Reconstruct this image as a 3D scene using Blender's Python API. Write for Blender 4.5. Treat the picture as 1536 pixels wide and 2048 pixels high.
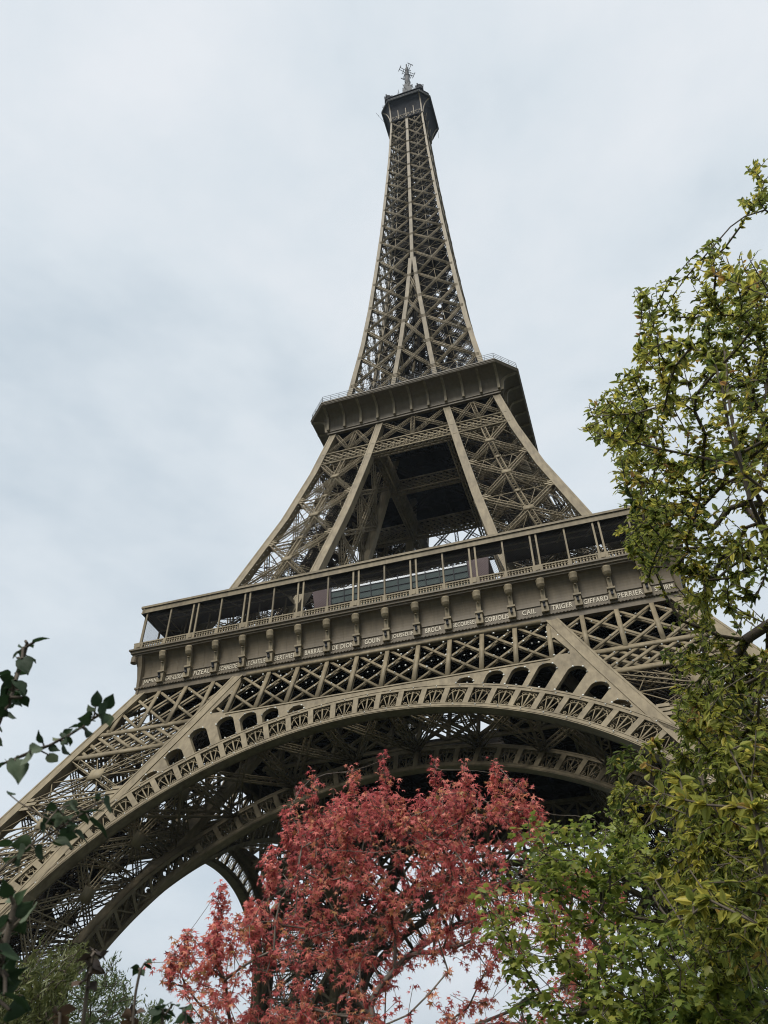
import bpy, bmesh, math, random
import numpy as np
from mathutils import Vector, Matrix

for o in list(bpy.data.objects): bpy.data.objects.remove(o)
S = bpy.context.scene
COL = S.collection
PI = math.pi

# ------------------------------------------------------------------ camera
CAM = np.array((23.7038, -109.7773, 1.7218))
YAW, PITCH, ROLL, FPX = -0.3039, 0.7297, -0.0105, 1591.37
fw = np.array((math.sin(YAW)*math.cos(PITCH), math.cos(YAW)*math.cos(PITCH), math.sin(PITCH)))
r0 = np.array((math.cos(YAW), -math.sin(YAW), 0.0)); u0 = np.cross(r0, fw)
RT = math.cos(ROLL)*r0 + math.sin(ROLL)*u0
UP = -math.sin(ROLL)*r0 + math.cos(ROLL)*u0
cd = bpy.data.cameras.new('camera'); co = bpy.data.objects.new('camera', cd); COL.objects.link(co)
cd.sensor_fit = 'VERTICAL'; cd.sensor_height = 36.0; cd.sensor_width = 27.0
cd.lens = FPX*36.0/2048.0; cd.clip_start = 0.05; cd.clip_end = 6000
M = Matrix.Identity(4)
for i in range(3):
    M[i][0] = RT[i]; M[i][1] = UP[i]; M[i][2] = -fw[i]; M[i][3] = CAM[i]
co.matrix_world = M
S.camera = co
cd.dof.use_dof = True; cd.dof.focus_distance = 70.0; cd.dof.aperture_fstop = 8.0      # a phone's small aperture: only the leaves at arm's length soften
S.view_settings.view_transform = 'Standard'; S.view_settings.look = 'None'
S.view_settings.exposure = 0.0; S.view_settings.gamma = 1.0
S.cycles.max_bounces = 6; S.cycles.diffuse_bounces = 2; S.cycles.filter_width = 1.1; S.cycles.transparent_max_bounces = 8
S.cycles.use_denoising = True

# ------------------------------------------------------------------ sky and sun (overcast)
SUN_EL, SUN_AZ = math.radians(51), math.radians(192)      # azimuth clockwise from +Y
world = bpy.data.worlds.new("World"); S.world = world; world.use_nodes = True
nt = world.node_tree; N = nt.nodes; Lk = nt.links; N.clear()
def nd(t, **kw):
    n = N.new(t)
    for k, v in kw.items(): setattr(n, k, v)
    return n
out = nd('ShaderNodeOutputWorld'); bg = nd('ShaderNodeBackground'); bg.inputs[1].default_value = 0.1
sky = nd('ShaderNodeTexSky', sky_type='NISHITA', sun_disc=False)
sky.sun_elevation = SUN_EL; sky.sun_rotation = SUN_AZ; sky.dust_density = 2.0
tc = nd('ShaderNodeTexCoord')
mp = nd('ShaderNodeMapping'); mp.inputs['Scale'].default_value = (1.0, 1.0, 2.2); mp.inputs['Rotation'].default_value = (0.1, 0.2, 0.7)
n1 = nd('ShaderNodeTexNoise'); n1.inputs['Scale'].default_value = 1.7; n1.inputs['Detail'].default_value = 6; n1.inputs['Roughness'].default_value = 0.52; n1.inputs['Distortion'].default_value = 0.25
n2 = nd('ShaderNodeTexNoise'); n2.inputs['Scale'].default_value = 5.2; n2.inputs['Detail'].default_value = 6; n2.inputs['Roughness'].default_value = 0.55
mx = nd('ShaderNodeMix', data_type='FLOAT'); mx.inputs[0].default_value = 0.3
cr = nd('ShaderNodeValToRGB')
cr.color_ramp.elements[0].position = 0.36; cr.color_ramp.elements[0].color = (0.60, 0.69, 0.765, 1)
cr.color_ramp.elements[1].position = 0.63; cr.color_ramp.elements[1].color = (0.87, 0.91, 0.95, 1)
e = cr.color_ramp.elements.new(0.5); e.color = (0.765, 0.835, 0.89, 1)
sc10 = nd('ShaderNodeVectorMath', operation='SCALE'); sc10.inputs['Scale'].default_value = 10.0
mix = nd('ShaderNodeMix', data_type='RGBA'); mix.inputs[0].default_value = 0.9
Lk.new(tc.outputs['Generated'], mp.inputs[0]); Lk.new(mp.outputs[0], n1.inputs['Vector']); Lk.new(mp.outputs[0], n2.inputs['Vector'])
Lk.new(n1.outputs[0], mx.inputs[2]); Lk.new(n2.outputs[0], mx.inputs[3]); Lk.new(mx.outputs[0], cr.inputs[0])
Lk.new(cr.outputs[0], sc10.inputs[0]); Lk.new(sky.outputs[0], mix.inputs[6]); Lk.new(sc10.outputs[0], mix.inputs[7])
sx_ = nd('ShaderNodeSeparateXYZ'); Lk.new(tc.outputs['Generated'], sx_.inputs[0])       # an overcast sky is darker towards the horizon
mr = nd('ShaderNodeMapRange'); mr.interpolation_type = 'SMOOTHSTEP'; mr.inputs['From Min'].default_value = -0.05; mr.inputs['From Max'].default_value = 0.32; mr.inputs['To Min'].default_value = 0.68; mr.inputs['To Max'].default_value = 1.0
Lk.new(sx_.outputs[2], mr.inputs[0])
scl = nd('ShaderNodeVectorMath', operation='SCALE'); Lk.new(mix.outputs[2], scl.inputs[0]); Lk.new(mr.outputs[0], scl.inputs['Scale'])
Lk.new(scl.outputs[0], bg.inputs[0]); Lk.new(bg.outputs[0], out.inputs[0])
sl = bpy.data.lights.new('sun', 'SUN'); sl.energy = 4.3; sl.angle = math.radians(24); sl.color = (1.0, 0.955, 0.88)
so = bpy.data.objects.new('sun', sl); COL.objects.link(so)
sd = Vector((math.sin(SUN_AZ)*math.cos(SUN_EL), math.cos(SUN_AZ)*math.cos(SUN_EL), math.sin(SUN_EL)))
so.rotation_euler = sd.to_track_quat('Z', 'Y').to_euler(); so.location = (0, -200, 300)

# ------------------------------------------------------------------ helpers
def tag(o, label=None, cat=None, group=None, kind=None):
    if label: o['label'] = label
    if cat: o['category'] = cat
    if group: o['group'] = group
    if kind: o['kind'] = kind
    return o
def link(name, me, parent=None):
    o = bpy.data.objects.new(name, me); COL.objects.link(o)
    if parent is not None: o.parent = parent
    return o
def thing(name, loc, label, cat, group=None):
    o = bpy.data.objects.new(name, None); COL.objects.link(o); o.location = loc
    o.empty_display_size = 0.5
    return tag(o, label, cat, group)
def mesh_np(name, V, F, mat, smooth=False):
    """V (n,3) array, F list of index tuples or (m,k) array"""
    me = bpy.data.meshes.new(name)
    V = np.asarray(V, dtype=np.float32)
    if isinstance(F, np.ndarray):
        m, k = F.shape
        me.vertices.add(len(V)); me.vertices.foreach_set('co', V.ravel())
        me.loops.add(m*k); me.loops.foreach_set('vertex_index', F.astype(np.int32).ravel())
        me.polygons.add(m); me.polygons.foreach_set('loop_start', np.arange(0, m*k, k, dtype=np.int32))
        me.update(calc_edges=True)
    else:
        me.from_pydata([tuple(map(float, v)) for v in V], [], F)
    if mat:
        for mm in (mat if isinstance(mat, (list, tuple)) else [mat]): me.materials.append(mm)
    if smooth: me.polygons.foreach_set('use_smooth', np.ones(len(me.polygons), dtype=bool))
    me.update()
    return me
QB = np.array([[0,1,5,4],[1,2,6,5],[2,3,7,6],[3,0,4,7],[3,2,1,0],[4,5,6,7]])
class MB:
    """collects straight bars and free faces, builds ONE mesh"""
    def __init__(s): s.b = []; s.V = []; s.F = []
    def bar(s, a, b, w, h, up=(0, 0, 1)): s.b.append((*a, *b, w, h, *up))
    def face_verts(s, vs, fs):
        k = len(s.V); s.V.extend([tuple(map(float, v)) for v in vs]); s.F.extend([tuple(i+k for i in f) for f in fs])
    def box(s, lo, hi):
        x0, y0, z0 = lo; x1, y1, z1 = hi
        s.face_verts([(x0,y0,z0),(x1,y0,z0),(x1,y1,z0),(x0,y1,z0),(x0,y0,z1),(x1,y0,z1),(x1,y1,z1),(x0,y1,z1)],
                     [(0,3,2,1),(4,5,6,7),(0,1,5,4),(1,2,6,5),(2,3,7,6),(3,0,4,7)])
    def poly(s, pts, w, h, up=(0,0,1)):
        for a, b in zip(pts[:-1], pts[1:]): s.bar(a, b, w, h, up)
    def sweep(s, rings, caps=True):
        n = len(rings[0]); vs = [p for r in rings for p in r]; fs = []
        for i in range(len(rings)-1):
            for j in range(n):
                a = i*n+j; b = i*n+(j+1) % n
                fs.append((a, b, b+n, a+n))
        if caps: fs.append(tuple(range(n))[::-1]); fs.append(tuple(range((len(rings)-1)*n, len(rings)*n)))
        s.face_verts(vs, fs)
    def lathe(s, prof, c=(0,0,0), n=12):
        rings = [[(c[0]+r*math.cos(2*PI*j/n), c[1]+r*math.sin(2*PI*j/n), c[2]+z) for j in range(n)] for r, z in prof]
        s.sweep(rings)
    def arrays(s):
        V = []; F = []; k = 0; ft = []
        if s.b:
            B = np.array(s.b, dtype=np.float64); A = B[:, 0:3]; Q = B[:, 3:6]; w = B[:, 6:7]/2; h = B[:, 7:8]/2; up = B[:, 8:11]
            t = Q-A; t /= np.maximum(np.linalg.norm(t, axis=1, keepdims=True), 1e-9)
            sv = np.cross(t, up); ln = np.linalg.norm(sv, axis=1, keepdims=True)
            bad = ln[:, 0] < 1e-4
            if bad.any(): sv[bad] = np.cross(t[bad], (1.0, 0.13, 0.02)); ln = np.linalg.norm(sv, axis=1, keepdims=True)
            sv /= ln; nv = np.cross(sv, t)
            c = [-w*sv-h*nv, w*sv-h*nv, w*sv+h*nv, -w*sv+h*nv]
            VV = np.stack([A+c[0], A+c[1], A+c[2], A+c[3], Q+c[0], Q+c[1], Q+c[2], Q+c[3]], axis=1).reshape(-1, 3)
            FF = (QB[None]+8*np.arange(len(B))[:, None, None]).reshape(-1, 4)
            return VV, FF
        return np.zeros((0, 3)), np.zeros((0, 4), int)
    def build(s, name, mat, parent=None, smooth=False):
        VV, FF = s.arrays()
        if s.V:
            k = len(VV); V = np.concatenate([VV, np.array(s.V)]) if k else np.array(s.V)
            F = [tuple(f) for f in FF.tolist()] + [tuple(i+k for i in f) for f in s.F]
            me = mesh_np(name, V, F, mat, smooth)
        else: me = mesh_np(name, VV, FF, mat, smooth)
        return link(name, me, parent)
def quarter_copies(o, n=4, parent=None):
    """copies of a part turned by quarter turns round the tower axis, children included"""
    res = [o]
    for k in range(1, n):
        c = o.copy(); COL.objects.link(c); c.parent = parent or o.parent; c.rotation_euler = (0, 0, k*PI/2)
        for ch in o.children:
            if ch.get('front_only'): continue
            d = ch.copy(); COL.objects.link(d); d.parent = c
        res.append(c)
    return res

# ------------------------------------------------------------------ materials
def mat_new(name):
    m = bpy.data.materials.new(name); m.use_nodes = True; m.node_tree.nodes.clear(); return m
def paint(name, c1, c2, rough=0.55, scale=0.35, streak=True, bump=0.0, metallic=0.0, spec=0.25):
    m = mat_new(name); t = m.node_tree; n = t.nodes; l = t.links
    o = n.new('ShaderNodeOutputMaterial'); b = n.new('ShaderNodeBsdfPrincipled'); l.new(b.outputs[0], o.inputs[0])
    tcn = n.new('ShaderNodeTexCoord')
    a = n.new('ShaderNodeTexNoise'); a.inputs['Scale'].default_value = scale; a.inputs['Detail'].default_value = 8; a.inputs['Roughness'].default_value = 0.65
    l.new(tcn.outputs['Object'], a.inputs['Vector'])
    ramp = n.new('ShaderNodeValToRGB'); ramp.color_ramp.elements[0].position = 0.3; ramp.color_ramp.elements[1].position = 0.72
    ramp.color_ramp.elements[0].color = (*c1, 1); ramp.color_ramp.elements[1].color = (*c2, 1)
    if streak:
        mpp = n.new('ShaderNodeMapping'); mpp.inputs['Scale'].default_value = (2.2, 2.2, 0.12)
        a2 = n.new('ShaderNodeTexNoise'); a2.inputs['Scale'].default_value = 1.0; a2.inputs['Detail'].default_value = 5
        l.new(tcn.outputs['Object'], mpp.inputs[0]); l.new(mpp.outputs[0], a2.inputs['Vector'])
        mm = n.new('ShaderNodeMix'); mm.data_type = 'FLOAT'; mm.inputs[0].default_value = 0.45
        l.new(a.outputs[0], mm.inputs[2]); l.new(a2.outputs[0], mm.inputs[3]); l.new(mm.outputs[0], ramp.inputs[0])
    else: l.new(a.outputs[0], ramp.inputs[0])
    oi = n.new('ShaderNodeObjectInfo'); ma = n.new('ShaderNodeMath'); ma.operation = 'MULTIPLY_ADD'; ma.inputs[1].default_value = 0.14; ma.inputs[2].default_value = -0.07
    l.new(oi.outputs['Random'], ma.inputs[0]); su = n.new('ShaderNodeMath'); su.operation = 'ADD'; l.new(ma.outputs[0], su.inputs[0])   # every painted part has weathered a little differently
    l.new(ramp.inputs[0].links[0].from_socket, su.inputs[1]); l.new(su.outputs[0], ramp.inputs[0])
    l.new(ramp.outputs[0], b.inputs['Base Color'])
    b.inputs['Roughness'].default_value = rough; b.inputs['Metallic'].default_value = metallic; b.inputs['Specular IOR Level'].default_value = spec
    if bump:
        bp = n.new('ShaderNodeBump'); bp.inputs['Strength'].default_value = bump; l.new(a.outputs[0], bp.inputs['Height']); l.new(bp.outputs[0], b.inputs['Normal'])
    return m
IRON = paint('brown_iron_paint', (0.092, 0.073, 0.044), (0.25, 0.205, 0.130), 0.6)
FRIEZE = paint('frieze_paint', (0.070, 0.055, 0.034), (0.130, 0.103, 0.066), 0.5)
DECK_SHADE = paint('deck_and_shade_paint', (0.022, 0.02, 0.018), (0.042, 0.036, 0.03), 0.9, streak=False, spec=0.08)  # deck undersides, and inner ironwork painted dark to deepen its shade
GOLD = paint('pale_gilt_letters', (0.36, 0.325, 0.25), (0.52, 0.47, 0.37), 0.45, streak=False)
BULB = paint('clear_lamp_glass', (0.62, 0.62, 0.58), (0.8, 0.8, 0.76), 0.25, streak=False)
GALV = paint('galvanised_steel', (0.07, 0.072, 0.075), (0.12, 0.122, 0.125), 0.7, streak=False, spec=0.12)
NETM = paint('net_wire', (0.02, 0.019, 0.018), (0.035, 0.032, 0.03), 0.6, streak=False)
SKY_REFL = paint('sky_reflection_paint', (0.42, 0.44, 0.46), (0.52, 0.54, 0.56), 0.35, streak=False)  # pale colour standing in for sky reflected in the pavilion's top glass
MAROON = paint('maroon_cladding', (0.085, 0.06, 0.062), (0.12, 0.085, 0.085), 0.5, streak=False)
STONE = paint('pale_stone', (0.33, 0.30, 0.25), (0.45, 0.42, 0.36), 0.85, scale=1.2)
EQUIP = paint('dark_equipment', (0.022, 0.023, 0.027), (0.045, 0.046, 0.05), 0.9, streak=False, spec=0.08)
def glass_mat():
    m = mat_new('dark_green_glass'); t = m.node_tree; n = t.nodes; l = t.links
    o = n.new('ShaderNodeOutputMaterial'); b = n.new('ShaderNodeBsdfPrincipled'); l.new(b.outputs[0], o.inputs[0])
    a = n.new('ShaderNodeTexNoise'); a.inputs['Scale'].default_value = 0.6; a.inputs['Detail'].default_value = 4
    tcn = n.new('ShaderNodeTexCoord'); l.new(tcn.outputs['Object'], a.inputs['Vector'])
    r = n.new('ShaderNodeValToRGB'); r.color_ramp.elements[0].color = (0.03, 0.045, 0.04, 1); r.color_ramp.elements[1].color = (0.09, 0.115, 0.105, 1)
    l.new(a.outputs[0], r.inputs[0]); l.new(r.outputs[0], b.inputs['Base Color'])
    b.inputs['Roughness'].default_value = 0.08; b.inputs['IOR'].default_value = 1.5
    return m
GLASS = glass_mat()

# ------------------------------------------------------------------ tower profile (metres)
ZW = [(0, 56.36), (52, 33.3), (57.6, 31.0), (71, 26.55), (87.5, 21.6), (100, 18.5), (110.5, 16.35), (117, 15.1), (126, 13.75), (143, 11.9), (157, 10.75), (175, 9.55), (194, 8.42), (220, 7.2), (240, 6.3), (267, 5.42), (300, 4.6)]
ZI = [(0, 38.5), (10, 36), (20, 33.2), (29.5, 29.4), (35.5, 26.3), (43, 22.6), (51.6, 18.6), (57.6, 15.6), (70.7, 12.5), (83, 10.2), (97, 7.9), (111.5, 5.7), (117, 5.0), (128, 3.95), (138, 3.05), (148.6, 2.25), (158, 1.5), (168.5, 0.85), (176, 0.45), (330, 0.4)]
_zw, _ww = zip(*ZW); _zi, _wi = zip(*ZI)
def W(z): return float(np.interp(z, _zw, _ww))
def WI(z): return float(np.interp(z, _zi, _wi))
def fp(x, z, d=0.0): return (x, -W(z)+d, z)              # point on the front face, d metres inward
def ip(x, z, d=0.0): return (x, -WI(z)+d, z)             # point on the plane of the legs' inner faces
NF = (0, -0.914, 0.405)

def lattice(mb, P, Q, w, h, up, chord=0.13, lace=0.07, pitch=None, sides=4):
    """box girder of four corner bars with zigzag lacing"""
    P = np.array(P, float); Q = np.array(Q, float); t = Q-P; L = np.linalg.norm(t)
    if L < 0.3: return
    t /= L; up = np.array(up, float); s = np.cross(t, up); ls = np.linalg.norm(s)
    if ls < 1e-3: s = np.cross(t, (1, 0.2, 0)); ls = np.linalg.norm(s)
    s /= ls; n = np.cross(s, t)
    cs = [(-1, -1), (1, -1), (1, 1), (-1, 1)]
    off = [s*(a*w/2)+n*(b*h/2) for a, b in cs]
    for o in off: mb.bar(P+o, Q+o, chord, chord, n)
    pitch = pitch or w
    k = max(2, int(round(L/pitch)))
    pairs = [(3, 2, n), (0, 1, n), (1, 2, s), (0, 3, s)][:sides]
    for a, b, u in pairs:
        for i in range(k):
            p = P+t*(L*i/k); q = P+t*(L*(i+1)/k)
            if i % 2: mb.bar(p+off[a], q+off[b], lace, lace*0.5, u)
            else: mb.bar(p+off[b], q+off[a], lace, lace*0.5, u)

TOWER = thing('lattice_tower', (0, 0, 0), 'tall brown iron lattice tower on four splayed legs with a big arch below its frieze', 'tower')

# ================================================================== LEGS (one built, turned by quarter turns)
def swap(p): return (p[1], p[0], p[2])
def arris_ring(kind, z, s):
    w, v = W(z), WI(z)
    x = (-w, -w+s) if kind in 'ad' else (-v-s, -v)
    y = (-w, -w+s) if kind in 'ab' else (-v-s, -v)
    return [(x[0], y[0], z), (x[1], y[0], z), (x[1], y[1], z), (x[0], y[1], z)]
def zs_between(lo, hi, step=2.5):
    k = max(1, int(math.ceil((hi-lo)/step))); base = [lo+(hi-lo)*i/k for i in range(k+1)]
    base += [z for z in _zw+_zi if lo < z < hi]
    return sorted(set(round(z, 4) for z in base))
def arris_mesh(mb, lo, hi, s0, s1, kinds='abcd', strips=True):
    zs = zs_between(lo, hi)
    S_ = lambda z: s0+(s1-s0)*(z-lo)/(hi-lo)
    for k in kinds:
        mb.sweep([arris_ring(k, z, S_(z)) for z in zs])
    if strips:                                            # raised edge angles on the two outward faces of each arris
        for fl in (0, 1):
            f = swap if fl else (lambda p: p)
            for edge in ('a0', 'a1', 'b0', 'b1'):
                rings = []
                for z in zs:
                    s = S_(z); w, v = W(z), WI(z)
                    x = {'a0': -w+0.004, 'a1': -w+s-0.26, 'b0': -v-s-0.004, 'b1': -v-0.254}[edge]; t = 0.25
                    rings.append([f((x, -w-0.05, z)), f((x+t, -w-0.05, z)), f((x+t, -w+0.01, z)), f((x, -w+0.01, z))])
                mb.sweep(rings)
def side_fns(side, s, inset=0.45):
    """two edge curves of one side of the near-left leg and its normal"""
    if side == 'front': return (lambda z: (-W(z)+s, -W(z)+inset, z)), (lambda z: (-WI(z)-s, -W(z)+inset, z)), (0, -0.91, 0.41)
    if side == 'left': return (lambda z: (-W(z)+inset, -W(z)+s, z)), (lambda z: (-W(z)+inset, -WI(z)-s, z)), (-0.91, 0, 0.41)
    if side == 'inner': return (lambda z: (-WI(z)-inset, -W(z)+s, z)), (lambda z: (-WI(z)-inset, -WI(z)-s, z)), (0.91, 0, -0.41)
    return (lambda z: (-W(z)+s, -WI(z)-inset, z)), (lambda z: (-WI(z)-s, -WI(z)-inset, z)), (0, 0.91, -0.41)
def mid(p, q, t=0.5): return tuple(np.array(p)*(1-t)+np.array(q)*t)
def plate(mb, c, half, nrm, thick=0.1):
    c = np.array(c); n = np.array(nrm, float); n /= np.linalg.norm(n); ax = np.cross(n, (0, 0, 1)); ax /= np.linalg.norm(ax)
    mb.bar(c-ax*half[0], c+ax*half[0], half[1]*2, thick, n)

rng = random.Random(4)
LOWN = [41.6, 35.7, 29.8, 23.6, 16.5, 8.6, 1.2]
def build_lower_leg():
    m = MB(); arris_mesh(m, 0.0, 57.0, 1.55, 1.4)
    for z in LOWN[1:-1]:                                   # gusset fins at the nodes
        for fl in (0, 1):
            f = swap if fl else (lambda p: p); nrm = swap(NF) if fl else NF
            for dz in (-0.55, 0.0, 0.55):
                m.bar(f(fp(-W(z)+1.2, z+dz, 0.06)), f(fp(-W(z)+2.9-abs(dz), z+dz, 0.06)), 0.42, 0.12, nrm)
                m.bar(f(fp(-WI(z)-2.9+abs(dz), z+dz, 0.06)), f(fp(-WI(z)-1.2, z+dz, 0.06)), 0.42, 0.12, nrm)
    leg = m.build('leg', IRON, TOWER)
    g = MB(); s = 1.5
    for side in ('front', 'left', 'inner', 'rear'):
        P, Q, nrm = side_fns(side, s)
        for z1, z0 in zip(LOWN[:-1], LOWN[1:]):
            lattice(g, P(z1), Q(z0), 0.7, 0.5, nrm, 0.11, 0.05, 0.7)
            lattice(g, Q(z1), P(z0), 0.7, 0.5, nrm, 0.11, 0.05, 0.7)
            zc = (z0+z1)/2
            lattice(g, P(z0), Q(z0), 0.7, 0.5, nrm, 0.12, 0.06, 0.8)
            plate(g, np.array(mid(P(zc), Q(zc)))+np.array(nrm)*0.3, (0.9, 0.75), nrm)
            lattice(g, mid(P(z1), Q(z1)), mid(P(z0), Q(z0)), 0.5, 0.4, nrm, 0.09, 0.045, 0.6, 2)
            for t in (0.25, 0.75):                          # secondary thin bracing of each panel
                g.bar(mid(P(z1), Q(z1), t), mid(P(z0), Q(z0), 1-t), 0.09, 0.09, nrm)
                g.bar(mid(P(z1), Q(z1), t), mid(P(zc), Q(zc), 0.5), 0.09, 0.09, nrm)
                g.bar(mid(P(z0), Q(z0), t), mid(P(zc), Q(zc), 0.5), 0.09, 0.09, nrm)
                g.bar(mid(P(z1), Q(z1), t), P(zc) if t < 0.5 else Q(zc), 0.09, 0.09, nrm)
                g.bar(mid(P(z0), Q(z0), t), P(zc) if t < 0.5 else Q(zc), 0.09, 0.09, nrm)
            g.bar(P(zc), Q(zc), 0.12, 0.12, nrm)
    for z in LOWN:                                          # horizontal diaphragms
        a, b, c, d = (-W(z)+1, -W(z)+1, z), (-WI(z)-1, -W(z)+1, z), (-WI(z)-1, -WI(z)-1, z), (-W(z)+1, -WI(z)-1, z)
        for p, q in ((a, c), (b, d), (mid(a, b), mid(b, c)), (mid(b, c), mid(c, d)), (mid(c, d), mid(d, a)), (mid(d, a), mid(a, b))):
            lattice(g, p, q, 0.6, 0.5, (0, 0, 1), 0.11, 0.055, 0.9, 3)
    g.build('lattice_bracing', IRON, leg)
    st = MB()                                               # lift rails and the stair inside the leg
    def ctr(z, u, v):
        w, i = W(z), WI(z); return (-i-(w-i)*u, -i-(w-i)*v, z)
    for u, v in ((0.32, 0.5), (0.5, 0.32), (0.42, 0.68), (0.68, 0.42)):
        lattice(st, ctr(1, u, v), ctr(29, u, v), 0.8, 0.7, (0.5, -0.5, 0.4), 0.16, 0.07, 0.9)
        lattice(st, ctr(29, u, v), ctr(56, u, v), 0.8, 0.7, (0.5, -0.5, 0.4), 0.16, 0.07, 0.9)
    z = 3.0; k = 0
    while z < 55:                                           # zigzag flights
        p = ctr(z, 0.22, 0.3) if k % 2 == 0 else ctr(z, 0.22, 0.72)
        q = ctr(z+2.6, 0.22, 0.72) if k % 2 == 0 else ctr(z+2.6, 0.22, 0.3)
        st.bar(p, q, 1.0, 0.14, (0, 0, 1))
        for dz in (0.55, 1.05):
            for dx in (-0.5, 0.5):
                st.bar((p[0]+dx, p[1], p[2]+dz), (q[0]+dx, q[1], q[2]+dz), 0.05, 0.05)
        z += 2.6; k += 1
    for i in range(420):                                    # services, cables and small ties
        z = rng.uniform(3, 52); u, v, u2, v2 = [rng.uniform(0.05, 0.95) for _ in range(4)]; z2 = min(56, z+rng.uniform(-1, 6))
        st.bar(ctr(z, u, v), ctr(z2, u2, v2), 0.09, 0.09)
    st.build('stair_and_lift_rails', DECK_SHADE, leg)  # dark colour stands in for the shade inside the leg
    # belt of crossed flat bars below the first floor, on the two outer sides of the leg
    bl = MB()
    for fl in (0, 1):
        f = swap if fl else (lambda p: p); nrm = swap(NF) if fl else NF
        for z, w in ((45.05, 0.6), (41.75, 0.6)):
            bl.bar(f(fp(-W(z)+1.3, z, 0.2)), f(fp(-WI(z)-1.3, z, 0.2)), w, 0.25, nrm)
        def clipbar(x0, z0, x1, z1, w, d, th=0.12):
            n = 40; ok = [i for i in range(n+1) if -W(z0+(z1-z0)*i/n)+1.0 <= x0+(x1-x0)*i/n <= -WI(z0+(z1-z0)*i/n)-1.0]
            if len(ok) < 3: return
            a, b = ok[0]/n, ok[-1]/n
            bl.bar(f(fp(x0+(x1-x0)*a, z0+(z1-z0)*a, d)), f(fp(x0+(x1-x0)*b, z0+(z1-z0)*b, d)), w, th, nrm)
        for i in range(-26, -6):
            x = i*1.95
            clipbar(x, 44.85, x+3.9, 42.0, 0.36, 0.26); clipbar(x, 42.0, x+3.9, 44.85, 0.36, 0.37)
            clipbar(x, 44.85, x+3.9, 42.0, 0.3, 0.8); clipbar(x, 42.0, x+3.9, 44.85, 0.3, 0.91)
        for i in range(-11, -3):
            x = i*3.745
            clipbar(x, 51.6, x, 45.2, 0.5, 0.16, 0.2)
            clipbar(x, 51.6, x+7.49, 45.2, 0.34, 0.30); clipbar(x+7.49, 51.6, x, 45.2, 0.34, 0.41)
            clipbar(x, 51.6, x+7.49, 45.2, 0.3, 0.8); clipbar(x+7.49, 51.6, x, 45.2, 0.3, 0.91)
    bl.build('belt_lattice', IRON, leg)
    return leg
lower_legs = quarter_copies(build_lower_leg())

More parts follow.
